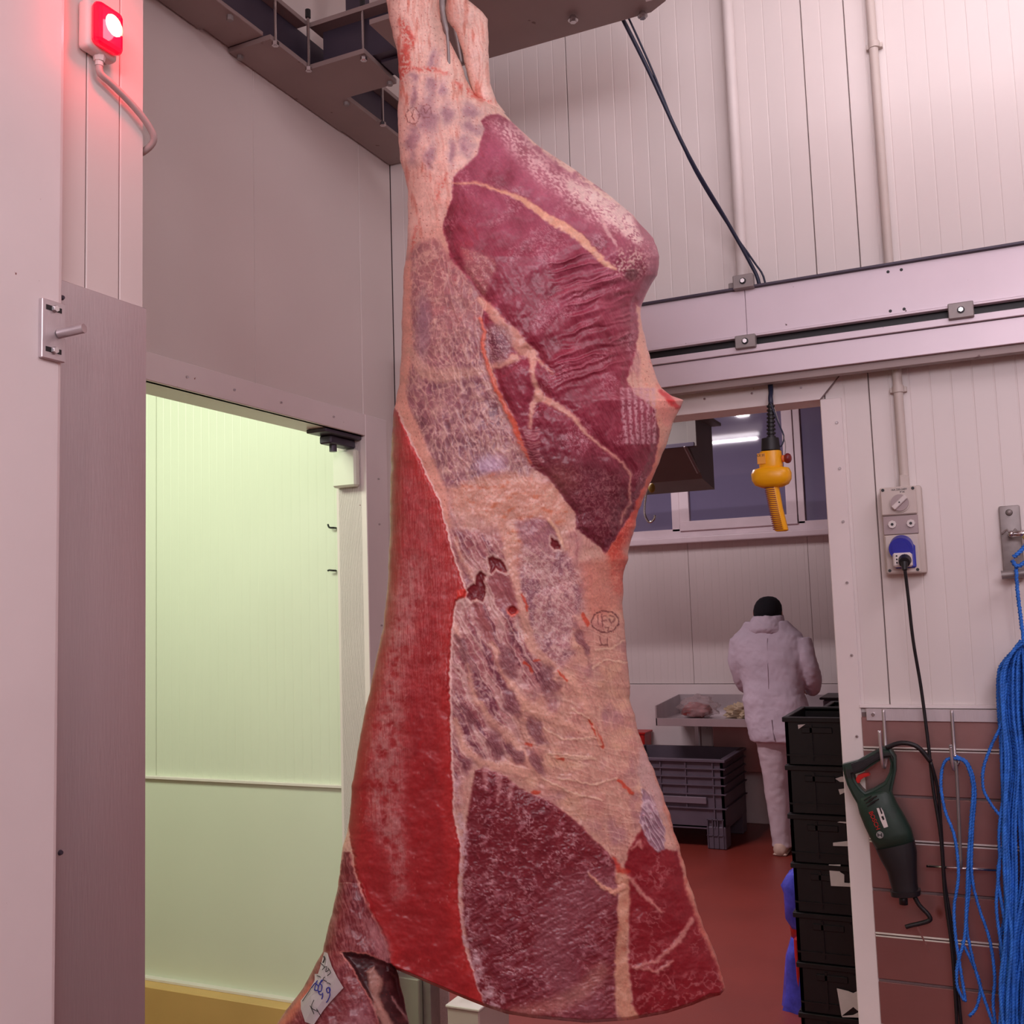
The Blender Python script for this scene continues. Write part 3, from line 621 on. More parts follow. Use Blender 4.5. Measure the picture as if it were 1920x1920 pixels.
for l in ([(1884, 1330), (1872, 1370), (1860, 1395), (1844, 1440), (1844, 1480), (1860, 1510), (1880, 1535)], [(1880, 1500), (1873, 1560), (1874, 1620), (1868, 1700), (1880, 1790)], [(1886, 1280), (1878, 1420), (1884, 1560), (1871, 1640), (1886, 1760), (1876, 1900), (1872, 1960)]):
    rope(MB(), R(l, 2.875), 0.0038).build('rope_strand', ROPE, rc, True)

# ================================================================== ROOM BEHIND THE PASSAGE
wk = structroot('wall_far', 'far pale panel wall of the room behind the passage')
YF = 8.0
MB().box(-6, 3, YF+0.012, YF+0.1, 0, 3.8).build('wall_core', JT, wk)
for a, b_ in ((-6, -4.03), (-4.03, -3.105), (-3.105, -2.18), (-2.18, -1.254), (-1.254, -0.33), (-0.33, 3)):
    rib_panel(a, b_, 1.045, 3.8, YF, 0.012, wk, W, pitch=0.06, d=0.0012)
struct(MB().box(-6, 3, YF-0.02, YF+0.01, 0.0, 1.04, 0.003).build('trim_6', TR), 'smooth white lower wall lining of the far room')
struct(MB().box(-6, -5.9, 3.3, 8.0, 0, 3.8).build('wall_far_left', W)); struct(MB().box(2.9, 3, 3.1, 8.0, 0, 3.8).build('wall_far_right', W))
wi = structroot('window_1', 'dark window band with white frames on the far wall')
def pane(x0, x1, z0, z1): MB().box(x0, x1, YF-0.022, YF-0.016, z0, z1).build('pane', GLS, wi)
fw_ = mat('window_frame_white', (228, 212, 216), 0.4)
Z0 = 2.262
pane(-3.6, -2.285, Z0, 3.5); pane(-2.14, -1.38, 2.318, 3.5); pane(-1.25, 0.2, Z0, 3.5)
for x0, x1, d in ((-2.285, -2.222, 0.045), (-1.303, -1.252, 0.045), (0.2, 0.26, 0.045), (-3.66, -3.6, 0.045)):
    MB().box(x0, x1, YF-d, YF, Z0-0.02, 3.5, 0.003).build('mullion', fw_, wi)
for x0, x1 in ((-2.219, -2.14), (-1.385, -1.306)):
    MB().box(x0, x1, YF-0.06, YF-.01, 2.245, 3.5, 0.003).build('sash_stile', fw_, wi)
MB().box(-2.219, -1.306, YF-0.062, YF-.01, 2.242, 2.318, 0.003).build('sash_rail', fw_, wi)
MB().box(-3.66, 0.26, YF-0.045, YF, 2.195, 2.262, 0.002).build('bottom_rail', fw_, wi)
MB().box(-3.66, 0.26, YF-0.09, YF, 2.145, 2.193, 0.008, seg=2).build('sill', fw_, wi)
MB().box(-3.66, 0.26, YF-0.045, YF, 3.5, 3.56, 0.002).build('top_rail', fw_, wi)
# tube lamps in that room (seen as reflections in the glass)
tb = emit('tube_glow', (255, 245, 250), 9.0)
t1 = thing('tube_lamp', 'long fluorescent tube lamp across far room ceiling', 'lamp', (-2.9, 4.6, 3.5))
MB().cyl((-3.6, 4.6, 3.52), (-2.23, 4.6, 3.52), 0.02, None, 12).build('tube', tb, t1)
MB().box(-3.65, -2.18, 4.57, 4.63, 3.55, 3.8).build('fitting', WP, t1)
t2 = thing('tube_lamp', 'fluorescent tube lamp running lengthwise on far room ceiling', 'lamp', (-2.3, 5.6, 3.7))
MB().cyl((-2.24, 5.0, 3.7), (-2.50, 6.2, 3.7), 0.02, None, 12).cyl((-2.33, 5.0, 3.7), (-2.59, 6.2, 3.7), 0.02, None, 12).build('tube', tb, t2)
MB().box(-2.45, -2.35, 5.0, 6.2, 3.73, 3.8).build('fitting', WP, t2)
# cooler unit
cu = thing('air_cooler', 'grey sheet metal cooler housing hanging by the far windows', 'cooler', (-1.9, 6.2, 2.45))
MB().prism([(6.0, 2.62), (6.0, 2.83), (6.6, 2.83), (6.6, 2.40), (6.3, 2.44)], -2.9, -1.60, 'x').build('casing', GL2, cu)
MB().box(-2.9, -1.54, 5.96, 6.62, 2.815, 2.835, 0.002).build('top_flange', GL2, cu)
MB().box(-1.60, -1.545, 5.985, 6.02, 2.60, 2.83, 0.002).build('corner_angle', GL2, cu)
MB().box(-2.9, -1.56, 5.98, 6.0, 2.60, 2.625, 0.002).build('lip', DB, cu)
MB().tube([(-1.62, 5.985, 2.61), (-1.60, 6.2, 2.47)], 0.012, 8).build('drain_edge', GAL, cu)
MB().box(-2.88, -2.83, 6.3, 6.35, 2.83, 3.8).box(-1.8, -1.75, 6.4, 6.45, 2.83, 3.8).build('hanger', DB, cu)
# meat hook hanging
mh = thing('meat_hook', 'thin steel meat hook hanging behind right edge of carcass', 'hook', (-1.45, 4.4, 2.1))
def H2(l, y): return [tuple(P(a, b, 1, y)) for a, b in l]
MB().tube(H2([(1196, 820), (1207, 860), (1214, 900), (1209, 945), (1209, 965), (1217, 979), (1226, 974), (1228, 966)], 4.4), 0.0052, 8, sub=5).build('hook', STP, mh, True)
MB().tube([(P(1196, 820, 1, 4.4)[0], 4.4, 3.75), tuple(P(1196, 820, 1, 4.4))], 0.006, 8).build('hanger_rod', STP, mh, True)
q = P(1222, 915, 1, 4.45); MB().sph(tuple(q), 0.016, (1, 1, 1.4)).build('yellow_clip', mat('mustard_plastic', (150, 120, 40), 0.5), mh, True)
# steel table
tb_ = thing('steel_table', 'shallow stainless worktable with raised edges against far wall', 'table', (-1.5, 7.65, 0))
MB().box(-2.30, -0.3, 7.35, 7.97, 0.815, 0.825, 0.001).build('tabletop', ST, tb_)
MB().box(-2.30, -0.3, 7.34, 7.352, 0.79, 0.845, 0.001).build('front_lip', ST, tb_)
MB().prism([(7.34, 0.79), (7.34, 0.935), (7.97, 0.965), (7.97, 0.79)], -2.302, -2.292, 'x').build('side_splash', ST, tb_)
MB().box(-2.30, -0.3, 7.962, 7.972, 0.79, 0.965, 0.001).build('back_splash', ST, tb_)
for x in (-2.15, -0.45):
    for y in (7.45, 7.9): MB().cyl((x if y > 7.5 else x+.02, y if y > 7.5 else 7.88, 0), (x if y > 7.5 else x+.02, y if y > 7.5 else 7.88, 0.8), 0.018, None, 12).build('leg', ST, tb_)
MB().box(-1.98, -0.9, 7.72, 7.95, 0.42, 0.80, 0.004).build('apron_box', STD, tb_)
# bag with meat on the table
bg = thing('meat_bag', 'clear plastic bag with pink meat on the steel table', 'bag', (-1.95, 7.6, 0.825))
def blob(c, r, sc, amp, seed, sq=14, flat=None):
    b = MB(); b.sph((0, 0, 0), 1, (1, 1, 1), 28, 18)
    for v in b.bm.verts:
        n = noise3(tuple(v.co+Vector((seed, seed*2, 0))), sq/7)+0.5*noise3(tuple(v.co+Vector((seed, 0, 3))), sq/3)
        v.co = v.co*(1+amp*n)
        v.co = Vector((c[0]+v.co.x*r*sc[0], c[1]+v.co.y*r*sc[1], c[2]+v.co.z*r*sc[2]))
        if flat is not None and v.co.z < flat: v.co.z = flat
    return b
film = bpy.data.materials.new('clear_film'); film.use_nodes = True
b_ = film.node_tree.nodes['Principled BSDF']; b_.inputs['Base Color'].default_value = (0.75, 0.6, 0.6, 1); b_.inputs['Roughness'].default_value = 0.15; b_.inputs['Alpha'].default_value = 0.35
blob((-2.07, 7.62, 0.88), 0.085, (1.3, 1, 0.65), 0.25, 1, flat=0.826).build('meat', mat('pink_meat', (165, 75, 70), 0.4, 0, 0.3, 30), bg, True)
blob((-2.06, 7.62, 0.90), 0.105, (1.35, 1.1, 0.75), 0.45, 5, 20, flat=0.826).build('film', film, bg, True)
pw = blob((-1.74, 7.62, 0.875), 0.085, (1.35, 1, 0.62), 0.5, 9, 20, flat=0.826).build('paper_wrap', mat('cream_paper', (200, 180, 150), 0.7, 0, 0.1, 20), None, False)
tag(pw, 'crumpled cream paper bundle on the steel table beside the bag', 'paper')
# tray/crate on the table right of worker
mb_ = thing('table_crate', 'small dark crate on worktable right of the worker', 'crate', (-0.95, 7.6, 0.83))
q0 = P(1520, 1300, 1, 7.5)
MB().box(-1.12, -0.86, 7.4, 7.75, 0.845, 0.98, 0.01).build('body', GRY, mb_)
MB().box(-1.14, -0.84, 7.38, 7.77, 0.98, 0.995, 0.004).build('rim', BK, mb_)
# grey pallet box
pbx = thing('pallet_box', 'large dark grey plastic pallet box with ribbed sides on feet', 'crate', (-2.1, 7.5, 0))
X0, X1, Y0, Y1, ZT = -2.52, -1.76, 7.08, 7.72, 0.60
b = MB()
t = 0.02
MB().box(X0, X1, Y0, Y0+t, 0.14, ZT).build('side_panel', GRY, pbx); MB().box(X0, X1, Y1-t, Y1, 0.14, ZT).build('side_panel', GRY, pbx)
MB().box(X0, X0+t, Y0, Y1, 0.14, ZT).build('side_panel', GRY, pbx); MB().box(X1-t, X1, Y0, Y1, 0.14, ZT).build('side_panel', GRY, pbx)
MB().box(X0, X1, Y0, Y1, 0.13, 0.15).build('bottom', GRY, pbx)
rim = MB(); rim.box(X0-.02, X1+.02, Y0-.022, Y0+.01, ZT-.02, ZT, .003).box(X0-.02, X1+.02, Y1-.01, Y1+.022, ZT-.02, ZT, .003).box(X0-.022, X0+.01, Y0, Y1, ZT-.02, ZT, .003).box(X1-.01, X1+.022, Y0, Y1, ZT-.02, ZT, .003)
rim.build('rim', GRY, pbx)
for z in (0.535, 0.48, 0.425, 0.365, 0.27):
    MB().box(X0-.015, X1+.015, Y0-.016, Y0, z-.004, z+.004).box(X1, X1+.016, Y0-.01, Y1, z-.004, z+.004).build('rib', GRY, pbx)
for x in (-2.35, -2.20, -2.02, -1.83):
    MB().box(x-.004, x+.004, Y0-.013, Y0, 0.27 if x < -2 else .14, ZT-.02).build('rib', GRY, pbx)
MB().box(-2.30, -1.88, Y0-.022, Y0-.002, 0.30, 0.345, .003).build('handle_bar', mat('grey_handle', (120, 106, 116), .5), pbx)
for x0, x1 in ((X0, X0+.13), (X1-.13, X1+.0)):
    for y0, y1 in ((Y0-.01, Y0+.13), (Y1-.13, Y1)):
        MB().box(x0, x1, y0, y1, 0, 0.15, .006).build('foot', GRY, pbx)
for k in range(4):
    MB().box(-1.885+k*.035, -1.879+k*.035, Y0-.018, Y0-.005, 0.01, 0.20).build('foot_rib', GRY, pbx)
MB().box(-1.89, -1.77, Y0-.018, Y0-.005, 0.09, 0.096).box(-1.89, -1.77, Y0-.018, Y0-.005, 0.195, 0.201).build('foot_rib', GRY, pbx)
# red bin behind
rb = thing('red_bin', 'small red plastic bin behind the grey pallet box', 'bin', (-2.55, 7.85, 0))
q1 = P(1195, 1372, 1, 7.85); q2 = P(1214, 1372, 1, 7.85)
MB().prism([(q2[0]-.22, 0), (q2[0]-.02, 0), (q2[0], q2[2]), (q2[0]-.25, q2[2])], 7.77, 7.95, 'y', .006).build('body', RE, rb)
MB().box(q2[0]-.255, q2[0]+.008, 7.76, 7.96, q2[2]-.012, q2[2]+.004, .003).build('rim', RE, rb)
# ------------------------------------------------------------------ crate stack
def crate(root, x0, x1, y0, y1, z0, h, zc):
    t = .012
    MB().box(x0, x1, y0, y0+t, z0, z0+h-.012).build('front_side', BK, root)
    MB().box(x0, x1, y1-t, y1, z0, z0+h-.012).build('back_side', BK, root)
    MB().box(x0, x0+t, y0, y1, z0, z0+h-.012).build('end_side', BK, root); MB().box(x1-t, x1, y0, y1, z0, z0+h-.012).build('end_side', BK, root)
    MB().box(x0+.01, x1-.01, y0+.01, y1-.01, z0, z0+.01).build('bottom', BK, root)
    MB().box(x0-.008, x1+.008, y0-.010, y0+t, z0+h-.022, z0+h-.004, .002).box(x0-.008, x0+t, y0, y1, z0+h-.022, z0+h-.004, .002).box(x1-t, x1+.008, y0, y1, z0+h-.022, z0+h-.004, .002).box(x0, x1, y1-t, y1+.008, z0+h-.022, z0+h-.004, .002).build('rim', BK, root)
    MB().box(x0+.06, x0+.17, y0-.006, y0+.002, z0+h-.062, z0+h-.04, .002).build('handle_grip', BK, root)
    for k in range(3): MB().box(x0+.09+k*.1, x0+.098+k*.1, y0-.006, y0, z0+.015, z0+h-.03).build('rib', BK, root)
    MB().box(x0, x1, y0-.005, y0, z0+.03, z0+.036).build('rib', BK, root)
Ys = 3.95; CH = 0.1757
Xl = P(1471, 1350, 1, Ys)[0]
labs = ['black plastic crate with open handle at top of the tall stack', 'black crate second from top with narrow torn label remnants', 'black crate third from top with two thin torn label strips', 'black crate with one large torn white label, middle of tall stack', 'plain black crate just under the one with large torn label', 'black crate with crumpled torn label, second from bottom of tall stack', 'bottom black crate of tall stack on red floor']
n = 7
for i in range(n):
    z0 = 1.232-(i+1)*CH
    cr_ = thing('stacked_crate', labs[i], 'crate', (Xl+.2, Ys+.15, z0), 'black crates in the tall stack')
    crate(cr_, Xl+0.002*math.sin(i*3), Xl+.6, Ys, Ys+.4, z0, CH, 0)
    ylb = Ys-.0065
    def lab(cs, nm='torn_label'):
        MB().prism([tuple(P(a, b, 1, ylb)[[0, 2]]) for a, b in cs], ylb-.0008, ylb+.0005, 'y').build(nm, PAP, cr_)
    if i == 1: lab([(1566, 1460), (1578, 1456), (1625, 1456), (1625, 1466), (1575, 1466)])
    if i == 1: lab([(1572, 1480), (1600, 1476), (1600, 1478), (1575, 1490)]); 
    if i == 2: lab([(1570, 1542), (1580, 1538), (1640, 1538), (1640, 1552), (1592, 1551), (1588, 1544)]); lab([(1562, 1580), (1597, 1576), (1600, 1565), (1606, 1565), (1612, 1582), (1640, 1584), (1640, 1588), (1562, 1586)])
    if i == 3: lab([(1554, 1621), (1576, 1621), (1575, 1635), (1583, 1640), (1583, 1655), (1592, 1656), (1604, 1650), (1604, 1663), (1558, 1661)])
    if i == 5:
        lab([(1569, 1853), (1590, 1858), (1600, 1862), (1612, 1856), (1624, 1870), (1622, 1884), (1608, 1895), (1600, 1888), (1578, 1905)]); lab([(1578, 1905), (1600, 1903), (1625, 1890), (1624, 1902), (1615, 1908), (1580, 1907)])
        pass
    if i == 0:
        lab([(1496, 1359), (1510, 1358), (1497, 1367)], 'handle_opening')
# second stack further back
for i in range(2):
    z0 = 1.175-(i+1)*.15+.02
    cr_ = thing('stacked_crate', ('black crate with small label peeking over the tall stack', 'black crate under the small labelled one, further back')[i], 'crate', (-.6, 4.7, z0), 'black crates behind the tall stack')
    xa_ = P(1527, 1330, 1, 4.6)[0]
    crate(cr_, xa_+.02, xa_+.6, 4.6, 5.0, z0, .15, 0)
    if i == 0: 
        q = P(1573, 1337, 1, 4.59); MB().box(q[0]-.03, q[0]+.03, 4.588, 4.592, q[2]-.014, q[2]+.012).build('label', PAP, cr_)
for i in range(6):
    z0 = 0.895-(i+1)*.15
    if z0 < 0: z0 = 0.0
    cr_ = thing('stacked_crate', 'black crate %s from top of rear stack behind the tall stack' % ('third', 'fourth', 'fifth', 'sixth', 'seventh', 'eighth')[i], 'crate', (-.6, 4.7, z0), 'black crates low in the rear stack')
    if i < 5: crate(cr_, xa_+.02, xa_+.6, 4.6, 5.0, z0, .15, 0)
    else: bpy.data.objects.remove(cr_)
# blue bag over red bin
bb = thing('bag_bin', 'red bin with blue plastic bag behind the black crate stack', 'bin', (-.75, 4.35, 0))
Yb = 4.46
xr = P(1500, 1700, 1, Yb)[0]
def lr_(pairs, y, d, name, m, par, nz=0.0, seed=0):
    rings = []
    for (px, py, wd) in pairs:
        q = P(px, py, 1, y); n_ = 24; r_ = []
        for k in range(n_):
            a = 2*math.pi*k/n_; c, s_ = math.cos(a), math.sin(a)
            kk = 1+nz*noise3((c*2+seed, s_*2, q[2]*9), 1.6)
            r_.append(Vector((q[0]+wd/2+wd/2*kk*math.copysign(abs(c)**.7, c), y+d/2*kk*math.copysign(abs(s_)**.7, s_), q[2])))
        rings.append(r_)
    return MB().loft(rings).build(name, m, par, True)
lr_([(1482, 1733, .34), (1480, 1728, .34), (1473, 1715, .36), (1470, 1670, .37), (1468, 1655, .37), (1476, 1636, .33), (1484, 1630, .30)], Yb, .19, 'bag_top', BAG, bb, .10, 1)
lr_([(1486, 1760, .30), (1477, 1700, .33)], Yb, .17, 'bin_rim', RE, bb)
lr_([(1458, 2000, .40), (1460, 1915, .40), (1470, 1860, .37), (1476, 1790, .34), (1484, 1752, .31)], Yb, .18, 'bag_skirt', BAG, bb, .16, 4)
MB().box(xr-.02, xr+.25, Yb-.08, Yb+.08, 0.0, 0.3, .01).build('bin_base', RE, bb)

# ------------------------------------------------------------------ worker
wr = thing('person', 'person in white hooded work coat and black knit cap standing at table', 'person', (-1.4, 7.1, 0))
YP = 7.08
def WPt(px, py, y=YP): return P(px, py, 1, y)
def ell(px0, px1, py, d, y=YP, n=28, tilt=0.0, p=2.3, wr_=0.0, seed=0):
    a = WPt(px0, py, y); b = WPt(px1, py, y); cx = (a[0]+b[0])/2; hw = (b[0]-a[0])/2; z = a[2]; r = []
    for k in range(n):
        t = 2*math.pi*k/n; c, s_ = math.cos(t), math.sin(t)
        f = 1+wr_*noise3((c*1.5+seed, s_*1.5, z*8), 1.5)
        r.append(Vector((cx+hw*f*math.copysign(abs(c)**(2/p), c), y+tilt+d*f*math.copysign(abs(s_)**(2/p), s_), z+tilt*0)))
    return r
def finish(mb, name, m, parent, vox=0.009, sm=6, wrinkle=0.0, ws=14):
    o = mb.build(name, m, parent, True)
    r = o.modifiers.new('r', 'REMESH'); r.mode = 'VOXEL'; r.voxel_size = vox; r.use_smooth_shade = True
    s_ = o.modifiers.new('s', 'SMOOTH'); s_.iterations = sm; s_.factor = .5
    dg = bpy.context.evaluated_depsgraph_get(); me = bpy.data.meshes.new_from_object(o.evaluated_get(dg)); me.name = name
    o.modifiers.clear(); o.data = me
    if wrinkle:
        from mathutils import noise
        for v in me.vertices:
            c = v.co
            q_ = Vector((c.x*ws*.8+c.z*ws*.5, c.y*ws*.8, c.z*ws*.75-c.x*ws*.4))
            n_ = noise.noise(q_)*.7+abs(noise.noise(q_*2.1))*.6
            v.co = c+v.normal*wrinkle*n_
    return o
# coat: torso shell and arms fused
co = MB()
co.loft([ell(1398, 1478, 1166, .075, tilt=-.02), ell(1388, 1492, 1180, .10), ell(1377, 1505, 1192, .115), ell(1374, 1511, 1210, .13), ell(1380, 1511, 1240, .14), ell(1392, 1508, 1275, .14), ell(1396, 1506, 1300, .15), ell(1393, 1512, 1312, .155), ell(1396, 1517, 1330, .15), ell(1399, 1520, 1350, .155), ell(1404, 1523, 1374, .155), ell(1409, 1524, 1388, .15)])
armL = [(1386, 1200, .0), (1381, 1235, .0), (1384, 1265, -.03), (1390, 1288, -.10), (1400, 1296, -.22)]
co.tube([tuple(WPt(a, b_, YP)+np.array([0, -d_, 0])) for a, b_, d_ in armL], [.062, .06, .058, .056, .056, .054, .052, .05, .05, .048, .046, .045, .045, .044, .043, .042, .04], 16, sub=4)
armR = [(1502, 1200, .0), (1513, 1235, .02), (1522, 1268, -.01), (1520, 1290, -.09), (1512, 1298, -.22)]
co.tube([tuple(WPt(a, b_, YP)+np.array([0, -d_, 0])) for a, b_, d_ in armR], [.07, .068, .066, .066, .066, .064, .063, .062, .06, .058, .056, .054, .052, .05, .048, .045, .042], 16, sub=4)
finish(co, 'coat', CL, wr, .010, 5, .009)
# coat vent
MB().tube([tuple(WPt(1447, 1350, YP-.158)), tuple(WPt(1452, 1388, YP-.155))], .004, 6).build('coat_vent', mat('seam_shadow_cloth', (150, 135, 145), .9), wr)
MB().tube([tuple(WPt(1438, 1196, YP-.128)), tuple(WPt(1439, 1250, YP-.142)), tuple(WPt(1441, 1292, YP-.145))], .0018, 6, sub=3).build('back_seam', CL, wr, True)
hd = MB()
hd.loft([ell(1400, 1476, 1188, .06, YP-.05), ell(1402, 1474, 1180, .095, YP-.03), ell(1405, 1470, 1168, .105, YP-.01), ell(1410, 1469, 1160, .105), ell(1414, 1467, 1155, .10), ell(1418, 1463, 1156, .08)])
finish(hd, 'hood', CL, wr, .008, 3, .012, 20)
hd2 = MB(); hd2.loft([ell(1428, 1456, 1185, .06, YP, p=2), ell(1424, 1458, 1165, .07, YP+.01, p=2), ell(1418, 1462, 1148, .095, YP+.02, p=2), ell(1416, 1464, 1140, .10, YP+.03, p=2), ell(1424, 1458, 1124, .08, YP+.03, p=2)])
finish(hd2, 'head', SK, wr, .008, 3)
cpm = MB(); cpm.loft([ell(1414, 1466, 1158, .10, YP+.012, p=2.1), ell(1413, 1466, 1145, .108, YP+.012, p=2.1), ell(1415, 1465, 1136, .106, YP+.015, p=2.1), ell(1419, 1461, 1128, .092, YP+.015, p=2.1), ell(1425, 1455, 1122, .07, YP+.015, p=2), ell(1432, 1448, 1119, .04, YP+.015, p=2), ell(1439, 1441, 1118, .005, YP+.015, p=2)])
cpm.build('knit_cap', CAP, wr, True)
# face on the far side (towards the table)
MB().cyl(tuple(WPt(1440, 1148, YP+.11)), tuple(WPt(1440, 1151, YP+.145)), .012, .008, 10).build('nose', SK, wr, True)
for dx in (-13, 13): MB().sph(tuple(WPt(1440+dx*.6, 1143, YP+.115)), .009).build('eye', WP, wr, True)
MB().tube([tuple(WPt(1432, 1160, YP+.108)), tuple(WPt(1448, 1160, YP+.108))], .005, 8).build('mouth', DRE, wr, True)
for dx in (-26, 25): MB().sph(tuple(WPt(1440+dx, 1150, YP+.02)), .022, (.35, .7, 1.1)).build('ear', SK, wr, True)
tr = MB()
tr.loft([ell(1410, 1500, 1340, .12), ell(1413, 1500, 1375, .12), ell(1420, 1482, 1395, .10), ell(1422, 1479, 1410, .092), ell(1428, 1478, 1440, .085), ell(1434, 1478, 1480, .075), ell(1440, 1480, 1520, .07), ell(1446, 1482, 1560, .068), ell(1449, 1484, 1578, .072), ell(1447, 1486, 1586, .075)])
tr.loft([ell(1455, 1520, 1340, .12), ell(1470, 1524, 1395, .10), ell(1485, 1528, 1440, .085, YP+.03), ell(1492, 1530, 1500, .072, YP+.05), ell(1495, 1530, 1560, .068, YP+.05), ell(1494, 1532, 1582, .072, YP+.05)])
finish(tr, 'trousers', CLT, wr, .010, 4, .008, 12)
for dx, dy in ((0, 0), (45, .05)):
    s1 = MB(); a = WPt(1466+dx, 1598, YP+dy)
    ring = []
    for (yo, hw, h) in ((-.085, .02, .05), (-.07, .042, .08), (-.03, .047, .095), (.03, .045, .085), (.10, .046, .055), (.16, .042, .045), (.19, .02, .03)):
        ring.append([Vector((a[0]+hw*math.cos(t), a[1]+yo, max(0.003, h*.5+h*.5*math.sin(t)))) for t in np.linspace(0, 2*math.pi, 17)[:-1]])
    s1.loft(ring).build('shoe', SHO, wr, True)
    MB().box(a[0]-.045, a[0]+.045, a[1]-.08, a[1]+.18, 0, .018, .008).build('shoe_sole', SHO, wr)
# hands resting on the table work
for (px, py, sgn) in ((1400, 1298, 1), (1512, 1300, -1)):
    c = WPt(px, py, YP)+np.array([0.02*sgn, .24, -.01]); c = Vector(c)
    h = MB(); h.sph(tuple(c), .038, (1, 1.2, .5), 14, 8)
    for k in range(4):
        fx = (-.028+.018*k)
        h.tube([tuple(c+Vector((fx, .03, 0))), tuple(c+Vector((fx*1.2, .062+.006*(1 if k in (1, 2) else 0), -.004))), tuple(c+Vector((fx*1.2, .085, -.022)))], [.0095, .009, .0085, .008, .0075, .007, .006], 8, sub=3)
    h.tube([tuple(c+Vector((.03*sgn, 0, 0))), tuple(c+Vector((.052*sgn, .025, -.005))), tuple(c+Vector((.05*sgn, .048, -.015)))], [.011, .01, .009, .008, .008, .007, .006], 8, sub=3)
    h.build('hand', SK, wr, True)

# ================================================================== CARCASS
# Built as a dense skin. Author units: photo pixels on a vertical plane DC metres in front of the camera;
# every point also gets its own depth (muscle bulges, seams, wrinkles) and pigment with some painted highlights (a vertex colour of the tissue).
DC = 2.2
rng = np.random.RandomState(11)
PERM = np.tile(rng.permutation(256), 3)
GA = rng.rand(256)*2*np.pi
GX, GYv = np.cos(GA), np.sin(GA)
def perlin(x, y, s=0):
    x = np.asarray(x, float)+s*17.31; y = np.asarray(y, float)+s*7.77
    xi = np.floor(x).astype(int); yi = np.floor(y).astype(int); xf = x-xi; yf = y-yi
    u = xf*xf*xf*(xf*(xf*6-15)+10); v = yf*yf*yf*(yf*(yf*6-15)+10)
    xi &= 255; yi &= 255
    def g(ix, iy, dx, dy):
        h = PERM[PERM[ix]+iy]; return GX[h]*dx+GYv[h]*dy
    a = g(xi, yi, xf, yf); b = g((xi+1) & 255, yi, xf-1, yf); c = g(xi, (yi+1) & 255, xf, yf-1); d = g((xi+1) & 255, (yi+1) & 255, xf-1, yf-1)
    return ((a+(b-a)*u)+((c+(d-c)*u)-(a+(b-a)*u))*v)*1.5
def fbm(x, y, s=0, o=4, g=0.5):
    r = 0; a = 1; t = 0
    for i in range(o): r = r+a*perlin(x*2**i, y*2**i, s+i*3); t += a; a *= g
    return r/t
def rot(x, y, deg, sx, sy):
    a = math.radians(deg); return (x*math.cos(a)+y*math.sin(a))/sx, (-x*math.sin(a)+y*math.cos(a))/sy
def sst(a, b, v): t = np.clip((v-a)/(b-a), 0, 1); return t*t*(3-2*t)
cA = lambda p: (700+p[0]/3.2, p[1]/3.2)
cB = lambda p: (700+p[0]/3.2, 550+p[1]/3.2)
cC = lambda p: (600+p[0]/2.743, 1000+p[1]/2.743)
cD = lambda p: (500+p[0]/2.133, 1400+p[1]/2.133)
def sdpoly(X, Y, poly):
    poly = np.array(poly, float); out = np.full(X.shape, 1e3)
    m = (X > poly[:, 0].min()-60) & (X < poly[:, 0].max()+60) & (Y > poly[:, 1].min()-60) & (Y < poly[:, 1].max()+60)
    x = X[m]; y = Y[m]; d = np.full(x.shape, 1e9); ins = np.zeros(x.shape, bool); n = len(poly)
    for i in range(n):
        ax, ay = poly[i]; bx, by = poly[(i+1) % n]; ex, ey = bx-ax, by-ay
        t = np.clip(((x-ax)*ex+(y-ay)*ey)/(ex*ex+ey*ey+1e-9), 0, 1)
        d = np.minimum(d, (x-ax-t*ex)**2+(y-ay-t*ey)**2)
        c = ((ay > y) != (by > y)) & (x < (bx-ax)*(y-ay)/(by-ay+1e-12)+ax); ins ^= c
    d = np.sqrt(d); out[m] = np.where(ins, -d, d); return out
def sdline(X, Y, pts, ws):
    """distance to a polyline minus its local half width"""
    pts = np.array(pts, float); out = np.full(X.shape, 1e3)
    m = (X > pts[:, 0].min()-40) & (X < pts[:, 0].max()+40) & (Y > pts[:, 1].min()-40) & (Y < pts[:, 1].max()+40)
    x = X[m]; y = Y[m]; d = np.full(x.shape, 1e3); n = len(pts)
    for i in range(n-1):
        ax, ay = pts[i]; bx, by = pts[i+1]; ex, ey = bx-ax, by-ay
        t = np.clip(((x-ax)*ex+(y-ay)*ey)/(ex*ex+ey*ey+1e-9), 0, 1)
        wv = ws[i]*(1-t)+ws[i+1]*t if isinstance(ws, (list, tuple)) else ws
        d = np.minimum(d, np.sqrt((x-ax-t*ex)**2+(y-ay-t*ey)**2)-wv)
    out[m] = d; return out
def C3(*c): return np.array(c, float)/255.0

